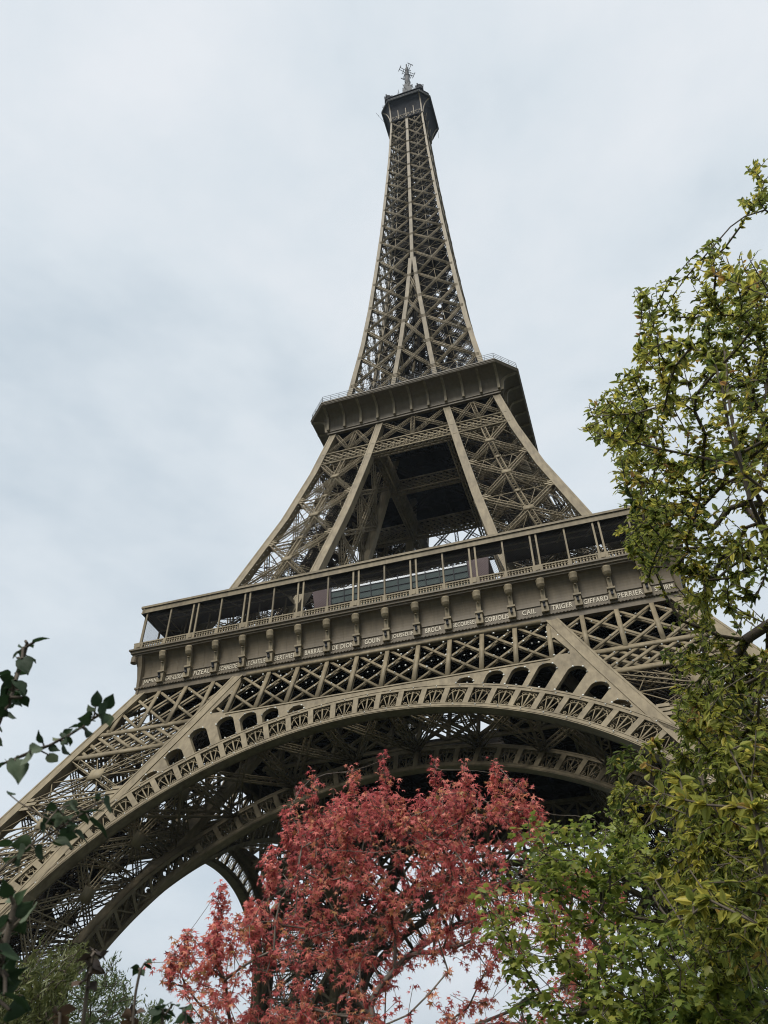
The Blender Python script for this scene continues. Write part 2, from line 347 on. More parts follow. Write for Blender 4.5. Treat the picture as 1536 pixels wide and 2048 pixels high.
UPN = [102.3, 92.0, 81.2, 70.4, 59.0]
def build_upper_leg():
    m = MB(); arris_mesh(m, 57.5, 111.8, 1.4, 1.3)
    for z in UPN[1:-1]:
        for fl in (0, 1):
            f = swap if fl else (lambda p: p); nrm = swap(NF) if fl else NF
            for dz in (-0.5, 0.0, 0.5):
                m.bar(f(fp(-W(z)+1.1, z+dz, 0.06)), f(fp(-W(z)+2.5-abs(dz), z+dz, 0.06)), 0.38, 0.12, nrm)
                m.bar(f(fp(-WI(z)-2.5+abs(dz), z+dz, 0.06)), f(fp(-WI(z)-1.1, z+dz, 0.06)), 0.38, 0.12, nrm)
            for dz in (-0.6, 0.0, 0.6):
                m.bar((-WI(z)-0.06, -W(z)+1.2, z+dz), (-WI(z)-0.06, -W(z)+2.5-abs(dz), z+dz), 0.38, 0.1, (1, 0, -0.3))
    leg = m.build('upper_leg', IRON, TOWER)
    g = MB(); s = 1.35
    for side in ('front', 'left', 'inner', 'rear'):
        P, Q, nrm = side_fns(side, s, 0.35)
        for z1, z0 in zip(UPN[:-1], UPN[1:]):
            lattice(g, P(z1), Q(z0), 0.62, 0.45, nrm, 0.115, 0.06, 0.6)
            lattice(g, Q(z1), P(z0), 0.62, 0.45, nrm, 0.115, 0.06, 0.6)
            zc = (z0+z1)/2; c = np.array(mid(P(zc), Q(zc)))
            # true crossing of the two diagonals lies nearer the narrow end
            wt, wb = np.linalg.norm(np.array(P(z1))-Q(z1)), np.linalg.norm(np.array(P(z0))-Q(z0)); t = wt/(wt+wb)
            c = np.array(P(z1))*(1-t)+np.array(Q(z0))*t
            plate(g, c+np.array(nrm)*0.28, (0.75, 0.62), nrm)
            lattice(g, mid(P(z1), Q(z1)), mid(P(z0), Q(z0)), 0.7, 0.45, nrm, 0.13, 0.07, 0.7)
            plate(g, np.array(mid(P(z0), Q(z0)))+np.array(nrm)*0.24, (0.5, 0.45), nrm)
            if side in ('inner', 'rear'): lattice(g, P(z0), Q(z0), 0.6, 0.45, nrm, 0.12, 0.06, 0.5)
            else: g.bar(P(z0), Q(z0), 0.14, 0.14, nrm)
            for tt in (0.25, 0.75):
                g.bar(mid(P(z1), Q(z1), tt), mid(P(z0), Q(z0), 1-tt), 0.07, 0.07, nrm)
                g.bar(mid(P(z1), Q(z1), tt), P(zc) if tt < 0.5 else Q(zc), 0.07, 0.07, nrm)
    for z in UPN+[97, 86.6, 75.8, 65]:
        a, b, c, d = (-W(z)+1, -W(z)+1, z), (-WI(z)-1, -W(z)+1, z), (-WI(z)-1, -WI(z)-1, z), (-W(z)+1, -WI(z)-1, z)
        for p, q in ((a, c), (b, d), (mid(a, b), mid(b, c)), (mid(b, c), mid(c, d)), (mid(c, d), mid(d, a)), (mid(d, a), mid(a, b))):
            lattice(g, p, q, 0.5, 0.45, (0, 0, 1), 0.1, 0.05, 0.8, 3)
    g.build('lattice_bracing', IRON, leg)
    st = MB()
    def ctr(z, u, v):
        w, i = W(z), WI(z); return (-i-(w-i)*u, -i-(w-i)*v, z)
    for u, v in ((0.35, 0.5), (0.5, 0.35), (0.65, 0.5), (0.5, 0.65)):
        for za, zb in ((57, 71), (71, 84), (84, 98), (98, 112)):
            lattice(st, ctr(za, u, v), ctr(zb, u, v), 0.7, 0.6, (0.5, -0.5, 0.3), 0.14, 0.07, 0.8)
    z = 58.0; k = 0
    while z < 110:
        p = ctr(z, 0.2, 0.25) if k % 2 == 0 else ctr(z, 0.2, 0.78)
        q = ctr(z+2.4, 0.2, 0.78) if k % 2 == 0 else ctr(z+2.4, 0.2, 0.25)
        st.bar(p, q, 1.0, 0.14, (0, 0, 1))
        for dz in (0.55, 1.05): st.bar((p[0], p[1], p[2]+dz), (q[0], q[1], q[2]+dz), 0.06, 0.06)
        p2, q2 = ctr(z, 0.8, 0.3), ctr(z+2.4, 0.3, 0.8)
        st.bar(p2, q2, 0.12, 0.12); z += 2.4; k += 1
    for i in range(380):
        z = rng.uniform(58, 108); u, v, u2, v2 = [rng.uniform(0.05, 0.95) for _ in range(4)]; z2 = min(111, z+rng.uniform(-1, 5))
        st.bar(ctr(z, u, v), ctr(z2, u2, v2), 0.08, 0.08)
    st.build('stair_and_lift_rails', DECK_SHADE, leg)  # coloured darker than the outer iron, as shade painted in
    return leg
upper_legs = quarter_copies(build_upper_leg())
# masonry footings under every leg
f0 = None
for cx in (W(0)-0.8, WI(0)+0.8):
    for cy in (W(0)-0.8, WI(0)+0.8):
        fb = MB(); fb.sweep([[(-k, -k, z), (k, -k, z), (k, k, z), (-k, k, z)] for k, z in ((2.6, -0.5), (2.6, 0.6), (2.3, 0.7), (1.6, 1.9))])
        f0 = fb.build('footing', STONE, TOWER) if f0 is None else f0.copy()
        if f0.name not in COL.objects: COL.objects.link(f0); f0.parent = TOWER
        f0.location = (-cx, -cy, 0); base = Vector(f0.location)
        for k in range(1, 4):
            g = f0.copy(); COL.objects.link(g); g.parent = TOWER; g.location = Matrix.Rotation(k*PI/2, 4, 'Z') @ base

# ================================================================== ARCHES
ZC = 8.5
def apt(th, s, d=0.0, plane=fp):
    return plane((36+3.6*s)*math.sin(th), ZC+(32.8+3.3*s)*math.cos(th), d)
DTH = 2.5/37.8
def spiral(mb, th, s0, ru, turns, sgn, plane, d, w=0.1, start=0.0):
    pts = []
    for i in range(13):
        a = start+sgn*turns*2*PI*i/12; r = ru*(1-0.8*i/12)
        pts.append(apt(th+r*math.cos(a)/37.8, s0+r*math.sin(a)/3.55, d, plane))
    mb.poly(pts, w, 0.1, NF)
def fan(th, plane=fp, d=0.25):
    m = MB(); P = lambda u, s: apt(th+u/37.8, s, d, plane)
    for u, s in ((-0.62, 0.66), (0.0, 0.80), (0.62, 0.66)):
        m.bar(P(u*0.12, 0.19), P(u, s), 0.085 if u else 0.15, 0.1, NF)
    arc = [P(0.92*math.cos(a), 0.46+0.27*math.sin(a)) for a in np.linspace(-0.15, PI+0.15, 12)]
    m.poly(arc, 0.085, 0.12, NF)
    for sg in (-1, 1):
        spiral(m, th+sg*0.62/37.8, 0.74, 0.27, 1.2, sg, plane, d, 0.07, start=PI/2)
        spiral(m, th+sg*0.62/37.8, 0.28, 0.24, 1.2, -sg, plane, d, 0.07, start=-PI/2)
        m.bar(P(sg*0.1, 0.80), P(sg*0.62, 0.83), 0.08, 0.1, NF)
        m.bar(P(sg*0.1, 0.20), P(sg*0.62, 0.20), 0.08, 0.1, NF)
    m.bar(P(0, 0.78), P(0, 0.84), 0.3, 0.1, NF)
    return m
def arch_body(plane, thmax, depth):
    m = MB(); ths = np.linspace(-thmax, thmax, 121)
    def band(s0, s1, d0, d1):
        m.sweep([[apt(t, s0, d0, plane), apt(t, s1, d0, plane), apt(t, s1, d1, plane), apt(t, s0, d1, plane)] for t in ths])
    band(0.0, 0.185, 0.0, 0.3); band(0.83, 1.0, 0.0, 0.3)       # face flanges
    band(0.0, 0.03, 0.3, depth); band(0.975, 1.0, 0.3, depth)   # soffit and extrados plates
    band(0.0, 0.15, depth-0.25, depth); band(0.85, 1.0, depth-0.25, depth)
    band(0.035, 0.06, -0.06, 0.0); band(0.15, 0.18, -0.05, 0.0); band(0.94, 0.975, -0.06, 0.0)   # raised angles
    k = int(thmax/DTH)
    for i in range(-k, k+1):
        t = i*DTH
        m.bar(apt(t, 0.17, 0.12, plane), apt(t, 0.84, 0.12, plane), 0.58, 0.2, NF)
        if plane is fp: continue
        m.bar(apt(t, 0.10, depth-0.14, plane), apt(t, 0.9, depth-0.14, plane), 0.35, 0.14, NF)
        if i < k:
            m.bar(apt(t, 0.1, depth-0.3, plane), apt(t+DTH, 0.9, depth-0.3, plane), 0.14, 0.1, NF)
            m.bar(apt(t, 0.9, depth-0.42, plane), apt(t+DTH, 0.1, depth-0.42, plane), 0.14, 0.1, NF)
    return m
def build_arch():
    a = arch_body(fp, 1.17, 1.55).build('arch', IRON, TOWER)
    for i in range(-17, 17):
        fan((i+0.5)*DTH).build('fan_ornament', IRON, a)
    return a
quarter_copies(build_arch())
def build_inner_arch():
    a = arch_body(ip, 1.17, 1.4).build('inner_arch', IRON, TOWER)
    m = MB()
    for i in range(-17, 17):
        f = fan((i+0.5)*DTH, ip, 0.25); m.b += f.b
    m.build('fan_ornament', IRON, a)
    return a
quarter_copies(build_inner_arch())
xb = MB()                                                    # lattice bracing between an outer arch and its inner arch
for i in range(-12, 13, 3):
    p, q = apt(i*DTH, 0.95, 1.5), apt(i*DTH, 0.95, 0, ip)
    lattice(xb, p, q, 0.8, 0.8, (0, 0, 1), 0.16, 0.08, 1.0)
    if i < 12:
        q2 = apt((i+3)*DTH, 0.95, 0, ip); p2 = apt((i+3)*DTH, 0.95, 1.5)
        lattice(xb, p, q2, 0.6, 0.6, (0, 0, 1), 0.14, 0.07, 1.1, 3); lattice(xb, p2, q, 0.6, 0.6, (0, 0, 1), 0.14, 0.07, 1.1, 3)
quarter_copies(xb.build('arch_bracing', IRON, TOWER))

# ------------------------------------------------------------------ spandrel plate with round-topped openings
def plate2d(outer, holes, th):
    cu = bpy.data.curves.new('tmp', 'CURVE'); cu.dimensions = '2D'; cu.fill_mode = 'BOTH'; cu.extrude = th/2
    for pts in [outer]+holes:
        sp = cu.splines.new('POLY'); sp.points.add(len(pts)-1); sp.use_cyclic_u = True
        for p, (x, y) in zip(sp.points, pts): p.co = (x, y, 0, 1)
    ob = bpy.data.objects.new('tmp', cu); COL.objects.link(ob)
    dg = bpy.context.evaluated_depsgraph_get(); me = bpy.data.meshes.new_from_object(ob.evaluated_get(dg))
    bpy.data.objects.remove(ob)
    return me
def ext(th, s=1.0): return ((36+3.6*s)*math.sin(th), ZC+(32.8+3.3*s)*math.cos(th))
SP = [(9.7, 44.5), (12.95, 44.75), (15.65, 44.62), (18.5, 44.5), (21.45, 43.3), (23.35, 40.5), (24.9, 37.6)]
def spandrel_holes():
    hs = []
    for sg in (-1, 1):
        for (x, z) in SP:
            th = math.atan2(x/36, (z-ZC)/32.8); half = 0.93/39.6
            sx = x/((math.sin(th))); s_top = (sx-36)/3.6
            s_b = 1.03; hgt = (s_top-s_b)*3.6
            arc_h = min(0.95, hgt*0.9); s_sp = s_top-arc_h/3.6
            pts = [ext(th-half+2*half*i/6, s_b) for i in range(7)]
            for a in np.linspace(0, PI, 13):
                pts.append(ext(th+half*math.cos(a), s_sp+(s_top-s_sp)*math.sin(a)))
            hs.append([(sg*p[0], p[1]) for p in pts])
        hs.append([(sg*px, pz) for px, pz in ((18.98, 45.65), (18.98, 48.5), (19.2, 48.6), (20.6, 46.1), (20.5, 45.65))])
    return hs
outer = []
zt = 45.35
for z in np.linspace(31.5, 45.3, 14): outer.append((-WI(z)-0.2, z))
outer += [(-18.9, zt), (18.9, zt)] if False else []
outer += [(-WI(51.2)-0.2, 51.2), (-18.6, 51.2), (-18.6, zt), (18.6, zt), (18.6, 51.2), (WI(51.2)+0.2, 51.2)]
for z in np.linspace(45.3, 31.5, 14): outer.append((WI(z)+0.2, z))
ths = np.linspace(0.75, -0.75, 90)
outer += [ext(t, 0.985) for t in ths]
me = plate2d(outer, spandrel_holes(), 0.16)
for v in me.vertices: v.co = fp(v.co.x, v.co.y, 0.13+v.co.z)
me.materials.append(IRON); me.name = 'spandrel_plate'
spd = link('spandrel_plate', me, TOWER)
for p in me.polygons: p.use_smooth = False
sm = MB()                                                    # rims inside the openings
for h in spandrel_holes():
    n = len(h)
    for i in range(n):
        a, b = h[i], h[(i+1) % n]
        A, B = fp(a[0], a[1], 0.2), fp(b[0], b[1], 0.2); A2, B2 = fp(a[0], a[1], 0.75), fp(b[0], b[1], 0.75)
        sm.face_verts([A, B, B2, A2], [(0, 1, 2, 3), (3, 2, 1, 0)][:1])
sm.bar(fp(-18.5, 45.1, 0.0), fp(18.5, 45.1, 0.0), 0.12, 0.1, NF)
sm.build('opening_rim', IRON, spd)
quarter_copies(spd)

# ------------------------------------------------------------------ crossed girder under the first floor
def build_girder(plane, WF, zt, zb, pitch, wv, wd, depth2, name):
    m = MB(); lim = lambda z: WI(z)-0.2
    def clipbar(x0, z0, x1, z1, w, d, th=0.12):
        n = 40; ok = [i for i in range(n+1) if abs(x0+(x1-x0)*i/n) <= lim(z0+(z1-z0)*i/n)]
        if len(ok) < 3: return
        a, b = ok[0]/n, ok[-1]/n
        m.bar(plane(x0+(x1-x0)*a, z0+(z1-z0)*a, d), plane(x0+(x1-x0)*b, z0+(z1-z0)*b, d), w, th, NF)
    for i in range(-7, 7):
        x = i*pitch
        clipbar(x, zt, x, zb, wv, 0.16, 0.22)
        clipbar(x, zt, x+2*pitch, zb, wd, 0.30, 0.08); clipbar(x+2*pitch, zt, x, zb, wd, 0.39, 0.08)
        for (xa, xb) in ((x, x+2*pitch), (x+2*pitch, x)):      # back member and lacing of each diagonal
            clipbar(xa, zt, xb, zb, wd*0.9, depth2, 0.08)
            for j in range(9):
                t0, t1 = j/9, (j+1)/9; xm, zm = xa+(xb-xa)*t0, zt+(zb-zt)*t0; xn, zn = xa+(xb-xa)*t1, zt+(zb-zt)*t1
                if abs(xn) < lim(zn) and abs(xm) < lim(zm): m.bar(plane(xm, zm, 0.36 if j % 2 else depth2), plane(xn, zn, depth2 if j % 2 else 0.36), 0.1, wd*0.8, NF)
        clipbar(x, zt, x, zb, wv*0.7, depth2-0.1)
    for z in (zb-0.1, zt+0.1): clipbar(-30, z, 30, z, 0.5, depth2, 0.3)
    clipbar(-30, zt, 30, zt, 0.5, 0.05, 0.3)
    return m.build(name, IRON, TOWER)
quarter_copies(build_girder(fp, W, 51.75, 45.3, 3.745, 0.5, 0.32, 0.75, 'crossed_girder'))
quarter_copies(build_girder(ip, WI, 51.5, 45.6, 3.745, 0.4, 0.35, 0.9, 'inner_crossed_girder'))

# ================================================================== FIRST FLOOR
def cove_quads(prof, half):
    """front strip of a moulding; half(w) gives the half length at offset w"""
    m = MB(); vs = []; fs = []
    for w, z in prof: h = half(w); vs += [(-h, -w, z), (h, -w, z)]
    for i in range(len(prof)-1): fs.append((2*i, 2*i+1, 2*i+3, 2*i+2))
    m.face_verts(vs, fs); return m
cv = [(33.2+1.15*(1-math.cos(t*PI/2)), 54.15+2.75*math.sin(t*PI/2)) for t in np.linspace(0, 1, 12)]
prof1 = [(32.6, 51.62), (33.42, 51.62), (33.42, 52.35), (33.6, 52.35), (33.6, 52.62), (33.36, 52.62), (33.36, 52.78), (33.26, 52.8), (33.26, 53.88), (33.36, 53.9), (33.36, 54.1)]+cv+[(34.4, 56.92), (34.4, 57.1), (34.6, 57.15), (34.62, 57.42), (34.82, 57.5), (34.82, 57.72), (33.0, 57.74)]
fz = cove_quads(prof1, lambda w: w)
for i in range(-9, 9):                                       # thin seams between the cove's plates
    x = (i+0.5)*3.745
    if abs(x) < 32.5:
        fz.poly([(x, -(w+0.012), z) for w, z in cv[:-1]], 0.05, 0.03, (0, -1, 0.2))
for x in np.arange(-33.0, 33.1, 0.4): fz.box((x, -33.66, 52.40), (x+0.2, -33.605, 52.56))
frieze = fz.build('frieze', FRIEZE, TOWER)
def console_mesh():
    m = MB()
    m.box((-0.42, -33.95, 52.66), (0.42, -33.25, 53.35)); m.box((-0.36, -33.85, 53.35), (0.36, -33.25, 54.05)); m.box((-0.46, -34.0, 54.05), (0.46, -33.2, 54.28))
    m.sweep([[(-a, -b, z), (a, -b, z), (a, -33.1, z), (-a, -33.1, z)] for a, b, z in ((0.25, 33.72, 54.28), (0.25, 33.8, 55.0), (0.26, 33.98, 55.7), (0.28, 34.2, 56.2), (0.3, 34.3, 56.6))])
    n = 14                                                  # leafy head
    rings = []
    for r, z, y in ((0.2, 55.62, 34.0), (0.36, 55.8, 34.12), (0.46, 56.1, 34.22), (0.44, 56.4, 34.28), (0.5, 56.7, 34.3), (0.36, 56.88, 34.3)):
        rings.append([(r*(1+0.09*(j % 2))*math.cos(2*PI*j/n), -y+0.75*r*math.sin(2*PI*j/n), z) for j in range(n)])
    m.sweep(rings)
    m.lathe([(0.01, 0.0), (0.14, 0.03), (0.14, 0.1)], (0, -34.06, 55.35), 8)
    return m
con0 = console_mesh().build('console', IRON, frieze)
for i in range(-8, 9):
    c = con0 if i == -8 else con0.copy()
    if i != -8: COL.objects.link(c); c.parent = frieze
    c.location = (i*3.745, 0, 0)
lm = MB(); lm.box((-0.12, -34.2, 53.15), (0.12, -33.95, 53.5)); lm.bar((0, -34.05, 53.5), (0, -34.3, 53.72), 0.3, 0.12, (0, 1, 1))
fl0 = lm.build('floodlight', EQUIP, frieze)
for i in range(-8, 9):
    c = fl0 if i == -8 else fl0.copy()
    if i != -8: COL.objects.link(c); c.parent = frieze
    c.location = (i*3.745, 0, 0)
NAMES = ['JAMIN', 'GAY-LUSSAC', 'FIZEAU', 'SCHNEIDER', 'LE CHATELIER', 'BERTHIER', 'BARRAL', 'DE DION', 'GOUIN', 'JOUSSELIN', 'BROCA', 'BECQUEREL', 'CORIOLIS', 'CAIL', 'TRIGER', 'GIFFARD', 'PERRIER', 'STURM']
for i, nm in enumerate(NAMES):
    cu = bpy.data.curves.new('t', 'FONT'); cu.body = nm; cu.size = 1.0; cu.extrude = 0.02; cu.offset = 0.012; cu.align_x = 'LEFT'; cu.space_character = 1.15
    ob = bpy.data.objects.new('t', cu); COL.objects.link(ob)
    dg = bpy.context.evaluated_depsgraph_get(); me = bpy.data.meshes.new_from_object(ob.evaluated_get(dg)); bpy.data.objects.remove(ob)
    co_ = np.array([v.co for v in me.vertices]); lo, hi = co_.min(0), co_.max(0)
    wd = min(2.8, 0.385*len(nm)); hh = 0.64
    for v in me.vertices:
        v.co = ((v.co.x-(lo[0]+hi[0])/2)*wd/(hi[0]-lo[0]), -33.30+(-v.co.z)*1.0, 53.02+(v.co.y-lo[1])*hh/(hi[1]-lo[1]))
    me.materials.clear(); me.materials.append(GOLD); me.name = 'engraved_name'
    o = link('engraved_name', me, frieze); o['front_only'] = True; o['label'] = 'raised gilt letters reading ' + nm
    xc = (i-8.5)*3.745
    if i == 0: xc = -31.7
    if i == 17: xc = 31.7
    o.location = (xc, 0, 0)
cm = MB()                                                    # corner scroll bracket
cm.sweep([[(-33.3-e, -33.3-e, z), (-33.0, -33.45-e, z), (-32.7, -32.7, z), (-33.45-e, -33.0, z)] for e, z in ((0.1, 51.7), (0.25, 54.0), (0.45, 55.5), (0.9, 56.9))])
cm.lathe([(0.05, -0.45), (0.42, -0.4), (0.42, 0.4), (0.05, 0.45)], (-34.15, -34.15, 56.35), 14)
cm.build('corner_scroll', FRIEZE, frieze)
quarter_copies(frieze)

bal = MB()
yb = -34.35
bal.box((-34.5, yb-0.16, 57.74), (34.2, yb+0.16, 57.9)); bal.box((-34.5, yb-0.15, 58.62), (34.2, yb+0.15, 58.78)); bal.box((-34.5, yb-0.1, 58.36), (34.2, yb+0.1, 58.42))
PED = [(i+0.5)*7.49 for i in range(-5, 5)]
x = -34.3
while x < 34.1:
    if min(abs(x-p) for p in PED) > 0.62:
        bal.sweep([[(x-a, yb-a, z), (x+a, yb-a, z), (x+a, yb+a, z), (x-a, yb+a, z)] for a, z in ((0.07, 57.9), (0.1, 58.1), (0.06, 58.3), (0.09, 58.62))])
    x += 0.36
for p in PED: bal.box((p-0.6, yb-0.2, 57.76), (p+0.6, yb+0.2, 58.75)); bal.bar((p-0.25, yb-0.23, 58.25), (p+0.25, yb-0.23, 58.25), 0.5, 0.06, (0, 1, 0))
for i in range(-4, 5): bal.box((i*7.49-0.2, yb-0.19, 57.76), (i*7.49+0.2, yb+0.19, 58.75))
quarter_copies(bal.build('balustrade', IRON, TOWER))

rf = MB()                                                    # gallery roof, front side
rf.box((-34.45, -34.45, 63.55), (34.15, -34.15, 64.55)); rf.box((-34.6, -34.6, 64.3), (34.1, -34.1, 64.62)); rf.box((-34.5, -34.5, 63.5), (34.2, -34.2, 63.66))
def roof_slab(xa0, xa1, ya, xb0, xb1, yb_):
    za, zb = 63.7+(-34.2-ya)*-0.1, 63.7+(-34.2-yb_)*-0.1
    rf.face_verts([(xa0, ya, za), (xa1, ya, za), (xb1, yb_, zb), (xb0, yb_, zb), (xa0, ya, za+0.7), (xa1, ya, za+0.7), (xb1, yb_, zb+0.7), (xb0, yb_, zb+0.7)],
                  [(0, 3, 2, 1), (4, 5, 6, 7), (0, 1, 5, 4), (1, 2, 6, 5), (2, 3, 7, 6), (3, 0, 4, 7)])
roof_slab(-34.6, 34.6, -34.2, -32.3, 32.3, -31.3)
for sg in (-1, 1): roof_slab(*sorted((sg*14.5, sg*32.3)), -31.3, *sorted((sg*14.5, sg*30.4)), -28.9)
for i in range(-8, 9): rf.bar((i*3.745, -34.1, 63.62), (i*3.745*0.95, -31.4, 63.92), 0.16, 0.2)
for k in (1, 2): rf.bar((-33, -34.2+1.2*k, 63.57+0.12*k), (33, -34.2+1.2*k, 63.57+0.12*k), 0.1, 0.16)
roof = rf.build('gallery_roof', IRON, TOWER)
roof.data.materials.append(DECK_SHADE)
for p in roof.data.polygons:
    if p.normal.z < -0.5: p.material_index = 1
pm = MB()
for dx in (-0.36, 0.36): pm.box((dx-0.11, -34.36, 58.7), (dx+0.11, -34.14, 63.6))
d0 = pm.build('double_post', IRON, roof)
for i, p in enumerate(PED[1:-1]):
    c = d0 if i == 0 else d0.copy()
    if i: COL.objects.link(c); c.parent = roof
    c.location = (p, 0, 0)
pm = MB(); pm.box((-0.1, -34.34, 58.7), (0.1, -34.14, 63.6))
s0 = pm.build('post', IRON, roof)
for i, xx in enumerate([-33.6]+[k*7.49 for k in range(-4, 5)]+[33.6]):
    c = s0 if i == 0 else s0.copy()
    if i: COL.objects.link(c); c.parent = roof
    c.location = (xx, 0, 0)
pm = MB(); pm.box((-0.08, -31.1, 57.8), (0.08, -30.94, 64.0)); s1 = pm.build('rear_post', IRON, roof)
for i, xx in enumerate([-29.5, -26, -22.3, -18.6, -14.8, 14.8, 18.6, 22.3, 26, 29.5]):
    c = s1 if i == 0 else s1.copy()
    if i: COL.objects.link(c); c.parent = roof
    c.location = (xx, 0, 0)
nm_ = MB(); h = 4.85; sp = 0.26
x = -33.6-h
while x < 33.6:
    for sg in (1, -1):
        xa, xb = (x, x+h) if sg > 0 else (x+h, x); za, zb = 58.75, 63.6
        n = [(xa+(xb-xa)*t, za+(zb-za)*t) for t in np.linspace(0, 1, 21)]; n = [q for q in n if -33.6 <= q[0] <= 33.6]
        if len(n) > 1: nm_.bar((n[0][0], -34.18+0.01*sg, n[0][1]), (n[-1][0], -34.18+0.01*sg, n[-1][1]), 0.011, 0.011, (0, 1, 0))
    x += sp
nm_.build('safety_net', NETM, roof)
quarter_copies(roof)

dk = MB()
def ring_slab(m, wo, wi_, z0, z1):
    v = []
    for w in (wo, wi_):
        for z in (z0, z1): v += [(-w, -w, z), (w, -w, z), (w, w, z), (-w, w, z)]
    f = []
    for i in range(4):
        j = (i+1) % 4
        f += [(i, j, j+4, i+4), (8+j, 8+i, 12+i, 12+j), (j, i, 8+i, 8+j), (4+i, 4+j, 12+j, 12+i)]
    m.face_verts(v, f)
ring_slab(dk, 33.0, 6.5, 57.05, 57.5)
dk.build('first_floor_deck', DECK_SHADE, TOWER)
jb = MB()
for i in range(-8, 9):
    x = i*3.745
    for (a, b) in (((x, -33, 56.2), (x, -6.5 if abs(x) < 6.5 else 33, 56.2)), ((x, 33, 56.2), (x, 6.5, 56.2))):
        if abs(x) >= 6.5 and a[1] > 0: continue
        lattice(jb, a, b, 0.5, 1.4, (0, 0, 1), 0.14, 0.09, 1.4, 4)
    for (a, b) in (((-33, x, 55.2), (-6.5 if abs(x) < 6.5 else 33, x, 55.2)), ((33, x, 55.2), (6.5, x, 55.2))):
        if abs(x) >= 6.5 and a[0] > 0: continue
        lattice(jb, a, b, 0.5, 1.2, (0, 0, 1), 0.13, 0.08, 1.4, 4)
jb.build('floor_joists', DECK_SHADE, TOWER)

# glazed pavilion behind the gallery
pv = MB(); z0, z1, yb, yt = 57.6, 66.35, -26.6, -28.2
Y_ = lambda z: yb+(yt-yb)*(z-z0)/(z1-z0)
pv.face_verts([(-9.6, Y_(z0), z0), (9.4, Y_(z0), z0), (9.4, Y_(65.75), 65.75), (-9.6, Y_(65.75), 65.75)], [(0, 1, 2, 3)])
pav = pv.build('glazed_pavilion', GLASS, TOWER)
fr = MB(); fr.box((-9.6, -20.05, 57.6), (9.4, -19.95, 66.2)); fr.build('rear_wall', DECK_SHADE, pav)
fr = MB()
for x in np.linspace(-9.6, 9.4, 11): fr.bar((x, Y_(z0)-0.03, z0), (x, Y_(z1)-0.03, z1), 0.1, 0.12, (0, 1, 0))
for z in (60.5, 62.6, 64.0, 64.9, 65.77): fr.bar((-9.6, Y_(z)-0.02, z), (9.4, Y_(z)-0.02, z), 0.09, 0.1, (0, 1, 0))
fr.build('glazing_frame', EQUIP, pav)
fr = MB(); fr.face_verts([(-9.6, Y_(65.8), 65.8), (9.4, Y_(65.8), 65.8), (9.4, -27.85, 66.35), (-9.6, -27.85, 66.35), (-9.6, -20, 66.3), (9.4, -20, 66.3), (9.4, Y_(65.8)+0.3, 65.8), (-9.6, Y_(65.8)+0.3, 65.8)], [(0, 1, 2, 3), (3, 2, 5, 4), (7, 6, 1, 0)])
fr.build('roof_sky_reflection', SKY_REFL, pav)  # front strip painted pale as reflected sky, roof sheet in the same mesh
for sg in (-1, 1):
    fr = MB(); xa, xb = (9.42, 12.3) if sg > 0 else (-12.3, -9.62)
    fr.sweep([[(xa if sg > 0 else xa+(66.4-z)*0.12, Y_(z), z), (xb-((66.4-z)*0.12 if sg > 0 else 0), Y_(z), z), (xb, -20, z), (xa, -20, z)] for z in (57.6, 66.4)])
    fr.build('end_cladding', MAROON, pav)
quarter_copies(pav)

# ================================================================== SECOND FLOOR
def band_girder(plane, hw, zt, zb, pitch, d0, d1):
    m = MB()
    for z in (zt-0.2, zb+0.2):
        for d in (d0, d1): m.bar(plane(-hw(z), z, d), plane(hw(z), z, d), 0.42, 0.2, NF)
    m.bar(plane(-hw(zb), zb-0.02, (d0+d1)/2), plane(hw(zb), zb-0.02, (d0+d1)/2), 0.06, abs(d1-d0)*0.25, NF)
    k = int(hw(zb)/pitch)+1; run = (zt-zb)
    for i in range(-k-2, k+1):
        x = i*pitch
        for sg, dd in ((1, 0.06), (-1, 0.17)):
            xa, xb = (x, x+run) if sg > 0 else (x+run, x)
            lim = hw((zt+zb)/2)
            t0 = t1 = None
            ts = [t for t in np.linspace(0, 1, 15) if abs(xa+(xb-xa)*t) < lim]
            if len(ts) < 3: continue
            for d in (d0, d1):
                m.bar(plane(xa+(xb-xa)*ts[0], zt-0.3+(zb-zt+0.6)*ts[0], d+dd), plane(xa+(xb-xa)*ts[-1], zt-0.3+(zb-zt+0.6)*ts[-1], d+dd), 0.26, 0.09, NF)
        # zigzag tie under the bottom chord
        if abs(x) < hw(zb)-pitch:
            m.bar(plane(x, zb+0.1, d0), plane(x+pitch/2, zb+0.1, d1), 0.14, 0.08); m.bar(plane(x+pitch/2, zb+0.1, d1), plane(x+pitch, zb+0.1, d0), 0.14, 0.08)
    return m
gb = band_girder(fp, lambda z: W(z)-0.5, 105.5, 102.0, 1.2, 0.12, 1.4)
def xbay(m, x0t, x1t, x0b, x1b, zt, zb, d):
    lattice(m, fp(x0t, zt, d), fp((x0b+x1b)/2, zb, d), 0.55, 0.45, NF, 0.11, 0.06, 0.55)
    lattice(m, fp(x1t, zt, d), fp((x0b+x1b)/2, zb, d), 0.55, 0.45, NF, 0.11, 0.06, 0.55)
    lattice(m, fp((x0t+x1t)/2, zt, d), fp(x0b, zb, d), 0.55, 0.45, NF, 0.11, 0.06, 0.55)
    lattice(m, fp((x0t+x1t)/2, zt, d), fp(x1b, zb, d), 0.55, 0.45, NF, 0.11, 0.06, 0.55)
    lattice(m, fp((x0t+x1t)/2, zt, d), fp((x0b+x1b)/2, zb, d), 0.6, 0.45, NF, 0.12, 0.06, 0.55)
zt, zb = 111.4, 105.7
xbay(gb, -WI(zt), WI(zt), -WI(zb), WI(zb), zt, zb, 0.4)
